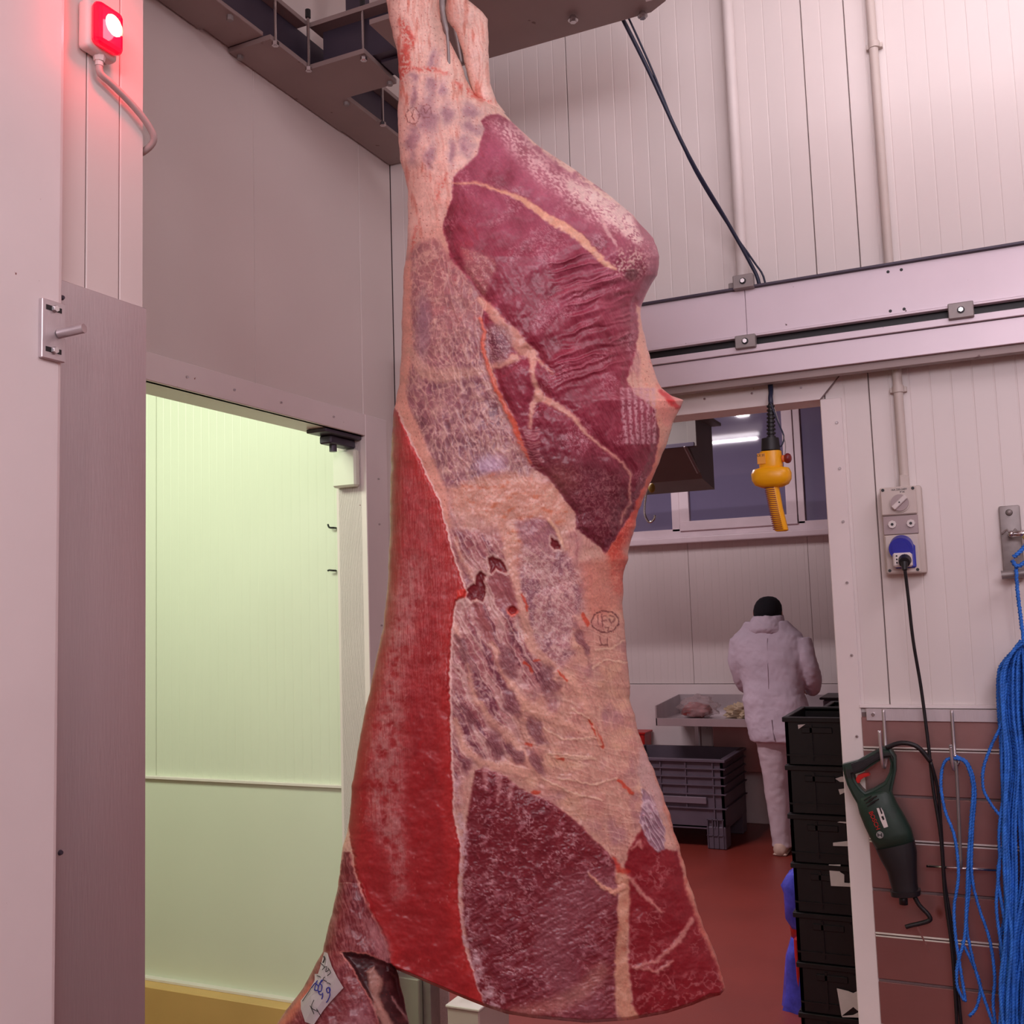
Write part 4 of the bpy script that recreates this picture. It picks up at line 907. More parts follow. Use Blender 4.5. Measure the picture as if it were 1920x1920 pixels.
def tissue(X, Y):
    """pigment and painted highlights (sRGB 0-1) and relief in metres for author coordinates"""
    N = X.size
    wx = 9*fbm(X/45, Y/45, 1, 3); wy = 9*fbm(X/45, Y/45, 2, 3)
    fx = 3*fbm(X/9, Y/9, 3, 2); fy = 3*fbm(X/9, Y/9, 4, 2)
    xw = X+wx*.6+fx; yw = Y+wy*.6+fy
    xs_, ys_ = X+wx*.35+fx*.9, Y+wy*.35+fy*.9
    nb = fbm(X/60, Y/60, 5, 4); nm = fbm(X/22, Y/22, 6, 3); nf = fbm(X/5, Y/5, 7, 2)
    def strand(deg, L, wd, s):      # fine fibres running along an angle
        a, b = rot(X+wx, Y+wy, deg, L, wd); return 1-np.abs(fbm(a, b, s, 3))*2.6
    def hair(deg, L, wd, s, k=6):
        a, b = rot(X+wx, Y+wy, deg, L, wd); return np.clip(1-np.abs(perlin(a, b, s))*k, 0, 1)
    def worm(sc, s): 
        q = fbm((X+fx*2)/sc, (Y+fy*2)/sc, s, 2); return np.clip(1.15-np.abs(q)*(7 if sc < 12 else 9), 0, 1)
    col = np.zeros((N, 3)); H = np.zeros(N)
    def put(c, m):
        m = np.clip(m, 0, 1)[:, None]; col[:] = col*(1-m)+c*m
    # base membrane
    col[:] = C3(206, 150, 138); put(C3(168, 105, 112), sst(-.1, .5, nb)); put(C3(224, 182, 168), sst(.05, .6, strand(80, 90, 7, 8))*.4)
    # ---- shank
    sh = sst(500, 420, Y+.6*(X-760))*sst(1000, 980, X)
    put(C3(226, 172, 160), sh); put(C3(240, 205, 195), sh*sst(.0, .5, strand(84, 120, 9, 9))*.65); put(C3(205, 120, 105), sh*sst(.15, .5, fbm(X/14, Y/60, 10, 3))*.75)
    for e in [(345, 530, 45, 55), (425, 540, 28, 62), (235, 570, 22, 70), (330, 700, 62, 110), (235, 860, 34, 100), (475, 920, 26, 75), (335, 930, 28, 75), (590, 660, 60, 40), (365, 350, 28, 55), (590, 760, 70, 42), (440, 690, 40, 60), (560, 880, 40, 60), (240, 450, 30, 40)]:
        cx_, cy_ = cA(e[:2]); d = np.sqrt(((xw+wx-cx_)/(e[2]/3.2))**2+((yw+wy-cy_)/(e[3]/3.2))**2)+.5*nm
        put(C3(206, 172, 172), sst(2.0, .7, d)*.7); put(C3(178, 140, 150), sst(1.25, .45, d)*.7); put(C3(152, 112, 128), sst(.8, .2, d)*.4); H += -.0012*sst(1.2, .6, d)
    for l, w_ in (([cA(p) for p in ((180, 150), (215, 230), (190, 300), (180, 370), (165, 470))], [9, 11, 7, 11, 4]), ([cA(p) for p in ((165, 400), (330, 410), (440, 440))], [3, 3, 2]), ([cA(p) for p in ((500, 490), (560, 550), (640, 590), (700, 600))], [3, 5, 4, 2]), ([cA(p) for p in ((440, 1040), (400, 1150), (380, 1200))], 1.2), ([cA(p) for p in ((265, 1350), (215, 1600), (190, 1680))], [2, 3, 4])):
        d = sdline(xw, yw, l, w_); put(C3(200, 66, 58), sst(5, -5, d+5*nm)*.7*sst(-.5, .1, nf+nm))
    # ---- membrane sheet over the inner thigh
    pm = [cA((200, 1560)), cA((260, 1480)), cA((380, 1440)), cA((450, 1560)), cA((560, 1660)), cA((680, 1860)), cB((680, 100)), cB((640, 260)), cB((700, 500)), cB((780, 680)), cB((860, 900)), cB((950, 1050)), cB((900, 1150)), cB((450, 1180)), cB((400, 1100)), cB((240, 830)), cB((180, 560)), cB((170, 380)), cB((180, 100))]
    d = sdpoly(xw, yw, pm); m_ = sst(8, -10, d)
    put(C3(158, 100, 108), m_); put(C3(134, 82, 98), m_*sst(-.1, .4, nb)*.8); put(C3(120, 68, 86), m_*sst(.05, .4, fbm(X/34, Y/70, 112, 3))*.6); put(C3(110, 66, 80), m_*sst(640, 760, Y)*sst(.15, -.2, nb)*.5); fd = sst(700, 560, Y); put(C3(198, 146, 140), m_*fd*.35); put(C3(176, 126, 130), m_*sst(.05, .35, fbm(*rot(X+wx, Y+wy, 62, 150, 24), 130, 3))*.6); put(C3(208, 164, 152), m_*hair(58, 190, 12, 12, 7)*.6*(1-fd)); put(C3(210, 166, 154), m_*hair(80, 200, 13, 13, 7)*.55); put(C3(222, 184, 170), m_*hair(112, 150, 22, 113, 12)*.5); put(C3(226, 190, 178), m_*worm(14, 14)*.35*sst(-.2, .2, nm)); put(C3(222, 180, 168), m_*worm(24, 114)*.6)
    H += .0008*m_*(hair(58, 190, 12, 12, 7)*(1-fd)+hair(80, 200, 13, 13, 7))
    # ---- red web edge strip down the left
    l = [cA((205, 1580)), cA((195, 1800)), cB((200, 100)), cB((205, 360)), cB((165, 560)), cB((170, 700)), cB((250, 850)), cB((330, 1020)), cB((400, 1200)), cB((440, 1400))]
    d = sdline(xs_, ys_, l, [7, 8, 8, 9, 10, 12, 12, 10, 12, 6]); put(C3(226, 162, 146), sst(6, -4, d)*.9)
    l = [cB(p) for p in ((215, 330), (290, 450), (380, 500), (520, 480), (640, 470))]
    put(C3(212, 165, 150), sst(10, -2, sdline(xw, yw, l, [3, 8, 9, 8, 5]))*.7)
    d = np.sqrt(((xw-cB((300, 200))[0])/16)**2+((yw-cB((300, 200))[1])/75)**2); put(C3(160, 126, 150), sst(1.3, .3, d)*.5)
    # ---- painted bluish highlight & orange fat shelf
    d = np.hypot((xw-cB((700, 1030))[0])/34, (yw-cB((700, 1030))[1])/26); put(C3(200, 170, 200), sst(1.3, .2, d)*.75)
    p_ = [cB(p) for p in ((450, 1170), (700, 1090), (900, 1080), (1100, 1170), (1190, 1300), (1150, 1380), (1060, 1400), (1180, 1560), (1250, 1700), (1280, 1900), (960, 1920), (830, 1640), (760, 1420), (640, 1340), (480, 1290))]
    d = sdpoly(xw, yw, p_); m_ = sst(10, -10, d); put(C3(212, 150, 134), m_); put(C3(226, 182, 160), m_*sst(.1, .7, nm)*.7); put(C3(206, 112, 80), m_*sst(.12, .5, fbm(X/26, Y/14, 16, 3))*.7); put(C3(226, 190, 176), m_*worm(12, 15)*.5)
    p_ = [cB(p) for p in ((850, 1380), (1000, 1340), (1090, 1370), (1140, 1500), (1120, 1580), (1020, 1600), (900, 1540))]
    d = sdpoly(xw, yw, p_); put(C3(150, 92, 108), sst(6, -8, d)*.85); put(C3(200, 150, 145), sst(4, -8, d)*sst(.4, .9, strand(60, 30, 4, 18))*.5)
    l = [cB(p) for p in ((1060, 1360), (1110, 1430), (1140, 1540), (1100, 1590))]; d = sdline(xs_, ys_, l, 2.2); put(C3(228, 176, 152), sst(3, -1, d)); H += .002*sst(4, -1, d)
    # ---- mid belly
    p_ = [cC(p) for p in ((640, -10), (900, 0), (960, 120), (1050, 430), (1200, 700), (1360, 900), (1460, 1120), (1200, 1240), (1050, 1170), (800, 1180), (680, 1300), (668, 700), (690, 400), (740, 200))]
    d = sdpoly(xw, yw, p_); m_ = sst(14, -14, d)
    put(C3(166, 98, 104), m_); a, b = rot(xw, yw, 63, 170, 20); bd = fbm(a, b, 120, 3); put(C3(120, 60, 76), m_*sst(.0, .22, bd)*.9); put(C3(208, 160, 156), m_*sst(-.02, -.25, bd)*.75); put(C3(222, 184, 176), m_*hair(62, 220, 13, 20, 7)*.75); put(C3(214, 172, 166), m_*hair(54, 150, 16, 121, 9)*.5); put(C3(230, 196, 190), m_*worm(10, 22)*.4*sst(-.2, .3, nm)); put(C3(228, 190, 182), m_*worm(26, 122)*.55)
    H += .0022*m_*bd+.0012*m_*hair(62, 220, 13, 20, 7)
    # frosty webbing right of it
    p_ = [cC(p) for p in ((1050, 60), (1250, 90), (1340, 200), (1370, 480), (1380, 700), (1240, 720), (1130, 620), (1040, 420), (1000, 200))]
    d = sdpoly(xw, yw, p_); m_ = sst(16, -14, d); put(C3(172, 114, 122), m_*.9); put(C3(220, 180, 170), m_*hair(42, 140, 13, 23, 8)*.7); put(C3(212, 168, 158), m_*hair(12, 110, 14, 126, 9)*.5); put(C3(134, 82, 98), m_*sst(.0, .35, fbm(X/30, Y/44, 124, 3))*.75); put(C3(228, 198, 192), m_*worm(10, 24)*.6); put(C3(226, 190, 184), m_*worm(24, 125)*.5)
    # cream belly membrane
    p_ = [cC(p) for p in ((1290, 430), (1400, 380), (1560, 380), (1590, 650), (1600, 850), (1680, 1100), (1760, 1371), (1560, 1480), (1200, 1330), (1080, 1190), (1000, 960), (1050, 800), (1200, 700), (1260, 560))]+[cD((1430, 470)), cD((1290, 340)), cD((1100, 190)), cD((940, 100))]
    p_ = [cC(p) for p in ((1310, 430), (1400, 370), (1560, 380), (1590, 650), (1600, 850), (1680, 1100), (1730, 1371))]+[cD(p) for p in ((1500, 300), (1430, 470), (1370, 440), (1290, 340), (1100, 190), (940, 90), (850, 70))]+[cC(p) for p in ((930, 1180), (1040, 1120), (1000, 960), (1050, 820), (1210, 740), (1300, 620))]
    d = sdpoly(xw, yw, p_); m_ = sst(10, -12, d); put(C3(206, 150, 136), m_); put(C3(190, 128, 122), m_*sst(-.1, .4, nb)*.8); put(C3(170, 118, 126), m_*sst(.05, .5, fbm(X/55, Y/90, 25, 3))*.75); put(C3(222, 172, 146), m_*sst(.1, .5, fbm(X/70, Y/50, 26, 3))*.7); put(C3(230, 190, 172), m_*hair(14, 120, 13, 27, 9)*.5); put(C3(172, 112, 108), m_*hair(68, 130, 18, 127, 9)*.4); put(C3(226, 182, 164), m_*hair(75, 110, 16, 128, 9)*.45)
    H += .0006*m_*hair(14, 120, 13, 27)
    cmem = m_
    # cream seams over the belly
    for l, w_ in (([cC(p) for p in ((960, 80), (1000, 250), (1050, 430), (1090, 580), (1200, 690), (1330, 800), (1390, 950))], [5, 7, 9, 9, 7, 6, 3]), ([cC(p) for p in ((800, 330), (870, 520), (940, 690), (990, 800), (1060, 880), (1200, 950), (1400, 1040))], [3, 4, 7, 8, 9, 7, 3]), ([cC(p) for p in ((690, 470), (760, 680), (800, 850), (900, 980), (980, 1060), (1080, 1180), (1180, 1290), (1320, 1350))], [3, 4, 4, 6, 10, 6, 6, 4]),
                  ([cC(p) for p in ((690, 960), (740, 1100), (830, 1180), (960, 1200), (1060, 1240))], [4, 5, 7, 7, 8]), ([cC(p) for p in ((700, 20), (740, 150), (800, 260))], [2, 3, 2])):
        d = sdline(xw, yw, l, w_); m_ = sst(6, -4, d); put(C3(222, 166, 148), m_*.8); H += .0018*m_
    for e in ((990, 880, 50, 75), (1110, 1010, 50, 65), (1120, 1180, 46, 62), (900, 1090, 60, 60), (760, 940, 40, 60), (1010, 1130, 35, 55), (730, 600, 30, 90), (960, 650, 50, 90), (1170, 760, 70, 70), (1350, 560, 25, 80), (750, 1190, 40, 30)):
        cx_, cy_ = cC(e[:2]); a, b = rot(xw+wx-cx_, yw+wy-cy_, 66, e[3]*1.15/2.743, e[2]*.72/2.743); d = np.hypot(a, b)+.6*nm; put(C3(122, 66, 76), sst(1.4, .5, d)*.78); put(C3(200, 160, 160), sst(1.2, .5, d)*sst(.5, .95, strand(50, 30, 4, 30))*.4)
    put(C3(156, 84, 90), sst(4, -5, sdpoly(xw, yw, [cC(p) for p in ((885, 185), (960, 210), (1010, 300), (1022, 400), (985, 440), (910, 330), (855, 240))]))*.8); put(C3(148, 72, 80), sst(5, -6, sdpoly(xw, yw, [cC(p) for p in ((775, 350), (835, 352), (870, 440), (905, 560), (860, 560), (800, 440))]))*.7)
    # torn openings showing deep muscle
    for p_ in ([cC(p) for p in ((745, 305), (775, 268), (798, 262), (802, 215), (822, 195), (852, 212), (838, 245), (852, 300), (838, 352), (808, 335), (775, 352))], [cC(p) for p in ((862, 130), (890, 116), (915, 130), (950, 150), (967, 207), (930, 192), (905, 180), (878, 204), (870, 170))], [cC(p) for p in ((1190, 20), (1225, 40), (1238, 80), (1205, 84), (1186, 60))]):
        d = sdpoly(xs_, ys_, p_); m_ = sst(2, -2, d); put(C3(118, 34, 42), m_); H += -.006*sst(3, -5, d); put(C3(226, 190, 180), sst(3.5, 1.5, np.abs(d-2))*.6)
    cx_, cy_ = cC((990, 395)); d = np.hypot(xs_-cx_, (ys_-cy_)); put(C3(150, 38, 40), sst(9.5, 7.5, d)); put(C3(228, 110, 96), sst(3, 1, np.abs(d-10))*.9*sst(-6, 6, ys_-cy_)); H += -.006*sst(10, 6, d)
    for l, w_ in (([cC(p) for p in ((1040, 310), (1060, 350), (1065, 395))], 1.3), ([cC(p) for p in ((1050, 665), (1080, 690), (1090, 715))], 1.5), ([cC(p) for p in ((1100, 655), (1125, 650))], 1.2), ([cC(p) for p in ((1390, 960), (1420, 1030), (1450, 1100))], [2.5, 3, 2]), ([cC(p) for p in ((1060, 1080), (1085, 1085))], 2), ([cC(p) for p in ((1225, 710), (1270, 760))], 1.5), ([cC(p) for p in ((1350, 420), (1375, 470))], 3), ([cC(p) for p in ((1540, 1270), (1610, 1340))], 2.5), ([cD(p) for p in ((1060, 185), (1090, 180))], 2.5), ([cC(p) for p in ((1220, 1150), (1250, 1165))], 2)):
        d = sdline(xs_, ys_, l, w_); put(C3(196, 66, 46), sst(2.5, -1, d)*.85)
    # creases in the cream membrane
    for l in ([(1200, 1150), (1420, 1160)], [(1150, 1000), (1250, 1060), (1420, 1050)], [(1230, 1260), (1400, 1290), (1530, 1260)], [(1150, 1260), (1280, 1330), (1450, 1371)], [(1400, 690), (1470, 650), (1580, 660)], [(1420, 600), (1500, 590), (1570, 540)], [(1300, 900), (1400, 960), (1440, 1090)], [(1180, 1130), (1260, 1140), (1400, 1150)]):
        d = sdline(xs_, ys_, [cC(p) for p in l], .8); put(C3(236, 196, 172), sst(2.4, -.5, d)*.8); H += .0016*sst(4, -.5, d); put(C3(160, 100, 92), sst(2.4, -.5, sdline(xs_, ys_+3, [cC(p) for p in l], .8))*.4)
    # ---- right border of fat
    l = [cB(p) for p in ((1590, 60), (1600, 200), (1620, 330), (1650, 460), (1700, 600), (1750, 700), (1730, 850), (1700, 980), (1650, 1120), (1590, 1250), (1545, 1400))]
    d = sdline(xw, yw, l, [3, 4, 8, 13, 17, 18, 9, 6, 6, 7, 8]); put(C3(222, 164, 146), sst(6, -4, d)*.95); put(C3(206, 84, 70), sst(4, -6, d)*sst(800, 930, Y)*.85); put(C3(214, 120, 104), sst(4, -6, d)*sst(.1, .5, nm)*.6)
    p_ = [cB(p) for p in ((1700, 560), (1750, 590), (1860, 630), (1840, 700), (1780, 800), (1740, 800), (1700, 700))]
    d = sdpoly(xw, yw, p_); put(C3(228, 150, 140), sst(5, -6, d)*.85); l = [cB(p) for p in ((1720, 580), (1770, 630), (1810, 680), (1850, 680))]; put(C3(196, 30, 36), sst(3, -2, sdline(xw, yw, l, [2, 5, 4, 2]))*.9)
    l = [cB(p) for p in ((1580, 1240), (1540, 1360), (1500, 1460), (1440, 1540), (1480, 1640), (1470, 1780))]; d = sdline(xw, yw, l, [7, 9, 12, 14, 16, 8]); put(C3(200, 66, 52), sst(10, -8, d)*.85); put(C3(226, 140, 120), sst(8, -8, d)*worm(10, 33)*.6)
    p_ = [cB(p) for p in ((1250, 1620), (1500, 1580), (1495, 1900), (1300, 1960), (1260, 1800))]; d = sdpoly(xw, yw, p_); put(C3(204, 118, 104), sst(12, -12, d)*.6); put(C3(226, 156, 134), sst(8, -12, d)*worm(12, 34)*.6)
    # ---- big round muscles
    big = [cA(p) for p in ((650, 720), (700, 688), (760, 690), (850, 745), (950, 850), (1100, 960), (1250, 1060), (1400, 1160), (1500, 1240), (1600, 1340), (1690, 1430), (1722, 1540), (1705, 1660), (1640, 1760), (1600, 1840))]+[cB(p) for p in ((1575, 60), (1590, 200), (1580, 330), (1545, 430), (1520, 520), (1560, 600), (1690, 700), (1715, 850), (1690, 1000), (1600, 1200), (1540, 1340), (1470, 1440), (1420, 1520), (1390, 1560), (1350, 1510), (1220, 1420), (1215, 1320), (1140, 1220), (1060, 1110), (950, 1040), (880, 900), (830, 760), (745, 560), (715, 440), (690, 300), (650, 180), (670, 60))]+[cA(p) for p in ((560, 1660), (460, 1550), (440, 1440), (415, 1350), (470, 1190), (478, 1060), (560, 985), (620, 930), (640, 850), (670, 770))]
    dbig = sdpoly(xs_, ys_, big); mb_ = sst(2.5, -2.5, dbig)
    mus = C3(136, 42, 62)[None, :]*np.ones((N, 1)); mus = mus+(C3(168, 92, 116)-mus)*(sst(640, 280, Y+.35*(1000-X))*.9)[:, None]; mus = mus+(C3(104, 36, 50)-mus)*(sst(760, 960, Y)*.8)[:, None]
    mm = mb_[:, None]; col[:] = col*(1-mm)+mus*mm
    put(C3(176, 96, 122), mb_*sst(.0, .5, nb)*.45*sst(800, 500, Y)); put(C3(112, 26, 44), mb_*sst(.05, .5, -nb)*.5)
    a, b = rot(X, Y, 62, 45, 5); put(C3(180, 92, 112), mb_*sst(.35, .9, 1-np.abs(fbm(a, b, 36, 3))*3)*.28)
    put(C3(206, 150, 164), mb_*sst(.3, .55, fbm(X/12, Y/12, 37, 3))*.3*sst(.05, .35, fbm(X/80, Y/80, 38, 2))); put(C3(210, 160, 170), mb_*worm(7, 39)*sst(.05, .35, fbm(X/60, Y/60, 40, 2))*.5)
    # membrane patch lower left of muscle
    p_ = [cA(p) for p in ((520, 1480), (640, 1500), (740, 1580), (700, 1700), (660, 1790), (560, 1650))]; d = sdpoly(xw, yw, p_); put(C3(172, 108, 112), sst(6, -8, d)*.75); put(C3(206, 160, 152), sst(4, -8, d)*worm(8, 41)*.7)
    # dusky lower part
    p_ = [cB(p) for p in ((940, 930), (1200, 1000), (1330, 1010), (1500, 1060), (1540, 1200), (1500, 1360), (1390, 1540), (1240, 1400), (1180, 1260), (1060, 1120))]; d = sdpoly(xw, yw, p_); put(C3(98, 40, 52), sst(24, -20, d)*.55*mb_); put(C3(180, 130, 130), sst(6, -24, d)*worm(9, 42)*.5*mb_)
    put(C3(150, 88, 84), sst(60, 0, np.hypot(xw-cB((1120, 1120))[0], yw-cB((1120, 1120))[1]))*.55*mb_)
    # silvery frost and a painted-in sheen on upper right flank
    l = [cA(p) for p in ((760, 760), (860, 830), (960, 960), (1040, 1060), (1180, 1120), (1280, 1210), (1380, 1260), (1460, 1330))]; d = sdline(xw, yw, l, [8, 15, 18, 14, 20, 22, 24, 14]); put(C3(234, 200, 202), sst(16, -10, d)*sst(-.18, .16, nf+nm*.6)*.9*mb_); put(C3(216, 150, 160), sst(30, -10, d)*.35*mb_)
    d = np.hypot((xw-cA((1540, 1580))[0])/38, (yw-cA((1540, 1580))[1])/34); put(C3(206, 164, 160), sst(1.3, .5, d)*sst(-.05, .25, nf+.5*nm)*.9); put(C3(96, 50, 56), sst(.8, .3, np.hypot((xw-cA((1550, 1650))[0])/24, (yw-cA((1550, 1650))[1])/18))*.7); H += .003*sst(1.2, .6, d)*nf
    l = [cA(p) for p in ((1180, 1110), (1300, 1180), (1400, 1230), (1480, 1290), (1540, 1390), (1590, 1440))]; d = sdline(xw, yw, l, [8, 14, 20, 20, 13, 8]); put(C3(240, 206, 202), sst(8, -4, d)*sst(.02, .12, np.abs(nm+nf*.4))*.9)
    l = [cA(p) for p in ((1370, 1310), (1400, 1390), (1460, 1480))]; put(C3(224, 176, 178), sst(3, -1, sdline(xw, yw, l, [3, 3, 1]))*.8)
    l = [cA(p) for p in ((760, 640), (860, 730), (1000, 870), (1120, 960), (1250, 1040), (1400, 1150), (1500, 1230))]; d = sdline(xs_, ys_, l, [7, 6, 7, 9, 10, 11, 5]); put(C3(238, 200, 188), sst(4, -3, d)*sst(-.35, .1, nm+.4*nf)*.9)
    # long fat seam across the round
    l = [cA(p) for p in ((480, 1100), (620, 1100), (720, 1130), (860, 1180), (960, 1240), (1050, 1310), (1160, 1370), (1250, 1440), (1330, 1510), (1400, 1580), (1450, 1610))]
    d = sdline(xw, yw, l, [.5, 1, 1.5, 3.5, 5, 6, 7, 6.5, 5.5, 4, 3]); m_ = sst(4, -2, d); put(C3(226, 166, 142), m_); put(C3(238, 192, 170), m_*sst(0, .4, nm)*.6); H += -.0035*sst(26, 0, d)*mb_+.0012*m_
    # seams between lower muscles
    for l, w_ in (([cB(p) for p in ((640, 40), (740, 150), (860, 290), (950, 370))], [6, 9, 13, 10]), ([cB(p) for p in ((950, 370), (950, 480), (980, 580), (990, 620))], [7, 4, 5, 8]), ([cB(p) for p in ((990, 610), (960, 660), (945, 740), (940, 810))], [8, 5, 3, 1.5]), ([cB(p) for p in ((990, 610), (1100, 670), (1200, 740), (1290, 850), (1380, 940))], [7, 6, 4, 2.5, 2]), ([cB(p) for p in ((1380, 940), (1500, 1020), (1550, 1090), (1540, 1250), (1480, 1380))], [1.5, 1.5, 1.5, 1, 1]), ([cB(p) for p in ((860, 380), (800, 410), (730, 430))], [7, 6, 6]), ([cB(p) for p in ((940, 370), (1010, 430), (1080, 475))], [4, 2, 1])):
        d = sdline(xw, yw, l, w_); m_ = sst(4, -3, d); put(C3(220, 162, 146), m_*.92); H += -.004*sst(22, 0, d)*mb_+.001*m_
    d = np.hypot((xw-cB((740, 300))[0])/30, (yw-cB((740, 300))[1])/38); put(C3(150, 104, 112), sst(1.2, .7, d)*.8); put(C3(108, 48, 66), sst(.7, .3, d)*.8); put(C3(214, 180, 180), sst(1.2, .7, d)*worm(6, 44)*.7)
    l = [cB(p) for p in ((645, 150), (670, 230), (655, 330), (690, 430), (730, 560), (790, 680), (850, 790), (890, 910), (950, 1020))]; d = sdline(xs_, ys_, l, [1.5, 2, 3, 2.5, 3, 3.5, 5, 3, 1]); put(C3(214, 96, 72), sst(3, -1.5, d)*.9); H += .003*sst(5, -2, d)
    for k in range(14): 
        y0_ = 810+k*17; l = [cB((880-k*2+40*math.sin(k), y0_)), cB((930+k*3, y0_+14)), cB((990+k*2, y0_+10+8*math.sin(k*2)))]
        put(C3(196, 140, 140), sst(2, -.6, sdline(xw, yw, l, .5))*.6)
    # pleats on the right side of the round
    pl_ = sst(20, -20, sdpoly(X, Y, [cA((1080, 1580)), cA((1250, 1480)), cA((1440, 1600)), cA((1560, 1800)), cB((1575, 60)), cB((1590, 300)), cB((1500, 480)), cB((1100, 560)), cB((1060, 460)), cB((1160, 250)), cB((1180, 50)), cA((1100, 1750))]))
    a, b = rot(X+fx, Y+wy*.9, -17, 150, 17); q = perlin(a, b, 50); rd = np.clip(1-np.abs(q)*3.2, 0, 1); H += pl_*(.0042*rd+.0015*np.sin(b*5)); put(C3(178, 86, 104), pl_*mb_*sst(.5, 1, rd)*.4); put(C3(100, 22, 38), pl_*mb_*sst(.55, .9, np.abs(q))*.25)
    a, b = rot(X, Y, 62, 70, 13); H += mb_*.0012*perlin(a, b, 51)
    # stamped ridged patch
    for k in range(6):
        x_ = 1498+k*36; l = [cB((x_-6*(k == 0), 575)), cB((x_+8, 740)), cB((x_+22-3*k, 895))]
        d = sdline(X+fx*.5, Y, l, 2.4); m_ = sst(3, -1.5, d); put(C3(206, 156, 166), m_*sst(-.35, .1, nf)*.9); H += .0016*sst(4, -1, d)
    put(C3(190, 130, 140), sst(3, -1, np.abs(sdline(X, Y, [cB((1490, 572)), cB((1680, 575))], .5)))*.8); put(C3(180, 120, 134), sst(3, -3, sdpoly(X, Y, [cB((1480, 572)), cB((1660, 580)), cB((1690, 905)), cB((1510, 905))]))*.22)
    # ---- bright red outer panel
    red = [(737, 762), cB((150, 720)), cB((210, 860)), cB((300, 1050)), cB((390, 1230)), cB((440, 1420)), cB((490, 1600)), cB((545, 1760)), cB((560, 1790)), cB((545, 1820)), cB((500, 1850)), cC((685, 420)), cC((672, 560)), cC((667, 800)), cC((672, 1000)), cC((676, 1160)), cC((680, 1300)), cD((742, 120)), cD((748, 260)), cD((770, 400)), cD((768, 620)), cD((782, 760)), cD((815, 880)), cD((870, 1035)), cD((860, 1080)), cD((700, 1050)), cD((480, 900)), cD((485, 830)), cD((460, 740)), cD((400, 640)), cD((350, 480)), cD((335, 360)), cD((320, 200)), cC((150, 1300)), cC((200, 1000)), cC((260, 740)), cC((310, 500)), cC((340, 300)), cC((345, 0)), cB((100, 1100)), cB((100, 800))]
    dr = sdpoly(xs_*1.0, ys_*1.0, red); mr = sst(1.8, -1.8, dr)
    rc_ = C3(160, 40, 44)[None, :]*np.ones((N, 1)); rc_ = rc_+(C3(180, 74, 78)-rc_)*(sst(1350, 860, Y)*.85)[:, None]
    mm = mr[:, None]; col[:] = col*(1-mm)+rc_*mm
    put(C3(192, 50, 48), mr*sst(-40, 0, dr)*sst(640, 800, X)*.6); put(C3(120, 22, 30), mr*sst(.1, .55, nb)*.4)
    l = [cC((470, 150)), cC((440, 330)), cC((390, 620)), cC((360, 860)), cC((330, 1100)), cD((480, 0)), cD((470, 250)), cD((520, 400)), cD((530, 600))]; d = sdline(X+wx*1.5, Y, l, [14, 18, 16, 20, 22, 30, 26, 16, 4]); a, b = rot(X, Y, 88, 70, 4)
    fr = 1-np.abs(fbm(a, b, 60, 3))*2.2; put(C3(184, 116, 116), mr*sst(24, -14, d+14*nm)*(.5+.35*sst(.2, .8, fr))*sst(-.5, .1, nm+.5*nb)); put(C3(200, 140, 140), mr*sst(30, -10, d)*worm(22, 160)*.4); put(C3(206, 140, 138), mr*sst(.55, .95, fr)*.38*sst(1500, 1100, Y)); put(C3(214, 150, 148), mr*sst(.3, .5, fbm(X/6, Y/16, 61, 3))*.5*sst(.0, .35, fbm(X/70, Y/90, 62, 2)))
    put(C3(150, 62, 66), mr*sst(700, 640, X-.24*(1500-Y)*0+ (Y-1500)*.0)*.0)
    put(C3(140, 52, 54), mr*sst(30, -4, X-np.interp(Y, [740, 1000, 1180, 1300, 1420, 1540], [737, 731, 716, 693, 668, 655]))*.45)
    put(C3(236, 196, 190), sst(3.4, .6, np.abs(dr-1.5))*sst(755, 800, X+(1100-Y)*.15)*sst(740, 800, Y)*.9)  # pinkish white highlight painted along the raised panel edge
    H += .007*sst(1, -5, dr)-.003*sst(0, -60, dr)
    # torn flap
    p_ = [cB((500, 1780)), cB((555, 1770)), cB((560, 1815)), cB((500, 1840))]; put(C3(214, 62, 54), sst(2, -2, sdpoly(xs_, ys_, p_)))
    # ---- lower left limb
    lim = [cD(p) for p in ((330, 420), (360, 540), (400, 640), (450, 720), (480, 800), (500, 880), (560, 960), (620, 1200), (-200, 1300), (100, 1000), (225, 800), (285, 560), (310, 420))]
    d = sdpoly(xs_, ys_, lim); ml = sst(2.5, -2.5, d); put(C3(124, 46, 52), ml); put(C3(96, 30, 40), ml*sst(-.1, .4, nb)*.7); put(C3(176, 116, 118), ml*sst(.45, .9, strand(75, 60, 6, 65))*.5); put(C3(180, 112, 112), ml*sst(.1, .4, fbm(X/14, Y/20, 66, 3))*.35)
    l = [cD((330, 430)), cD((370, 560)), cD((410, 650)), cD((460, 740)), cD((490, 840))]; d = sdline(xs_, ys_, l, [.6, .8, 1, 1, 1]); put(C3(214, 140, 134), sst(2.5, -.5, d)*.6)
    l = [cD((430, 730)), cD((460, 800)), cD((470, 850))]; put(C3(200, 146, 150), sst(16, -8, sdline(xw, yw, l, [6, 10, 6]))*.6)
    l = [cD((60, 1109)), cD((140, 1010)), cD((180, 960))]; put(C3(206, 110, 90), sst(12, -4, sdline(xw, yw, l, 4))*.7*ml)
    p_ = [cD(p) for p in ((300, 824), (340, 820), (400, 830), (440, 850), (505, 872), (545, 930), (560, 1010), (640, 1200), (480, 1200), (430, 1040), (380, 950), (340, 880))]
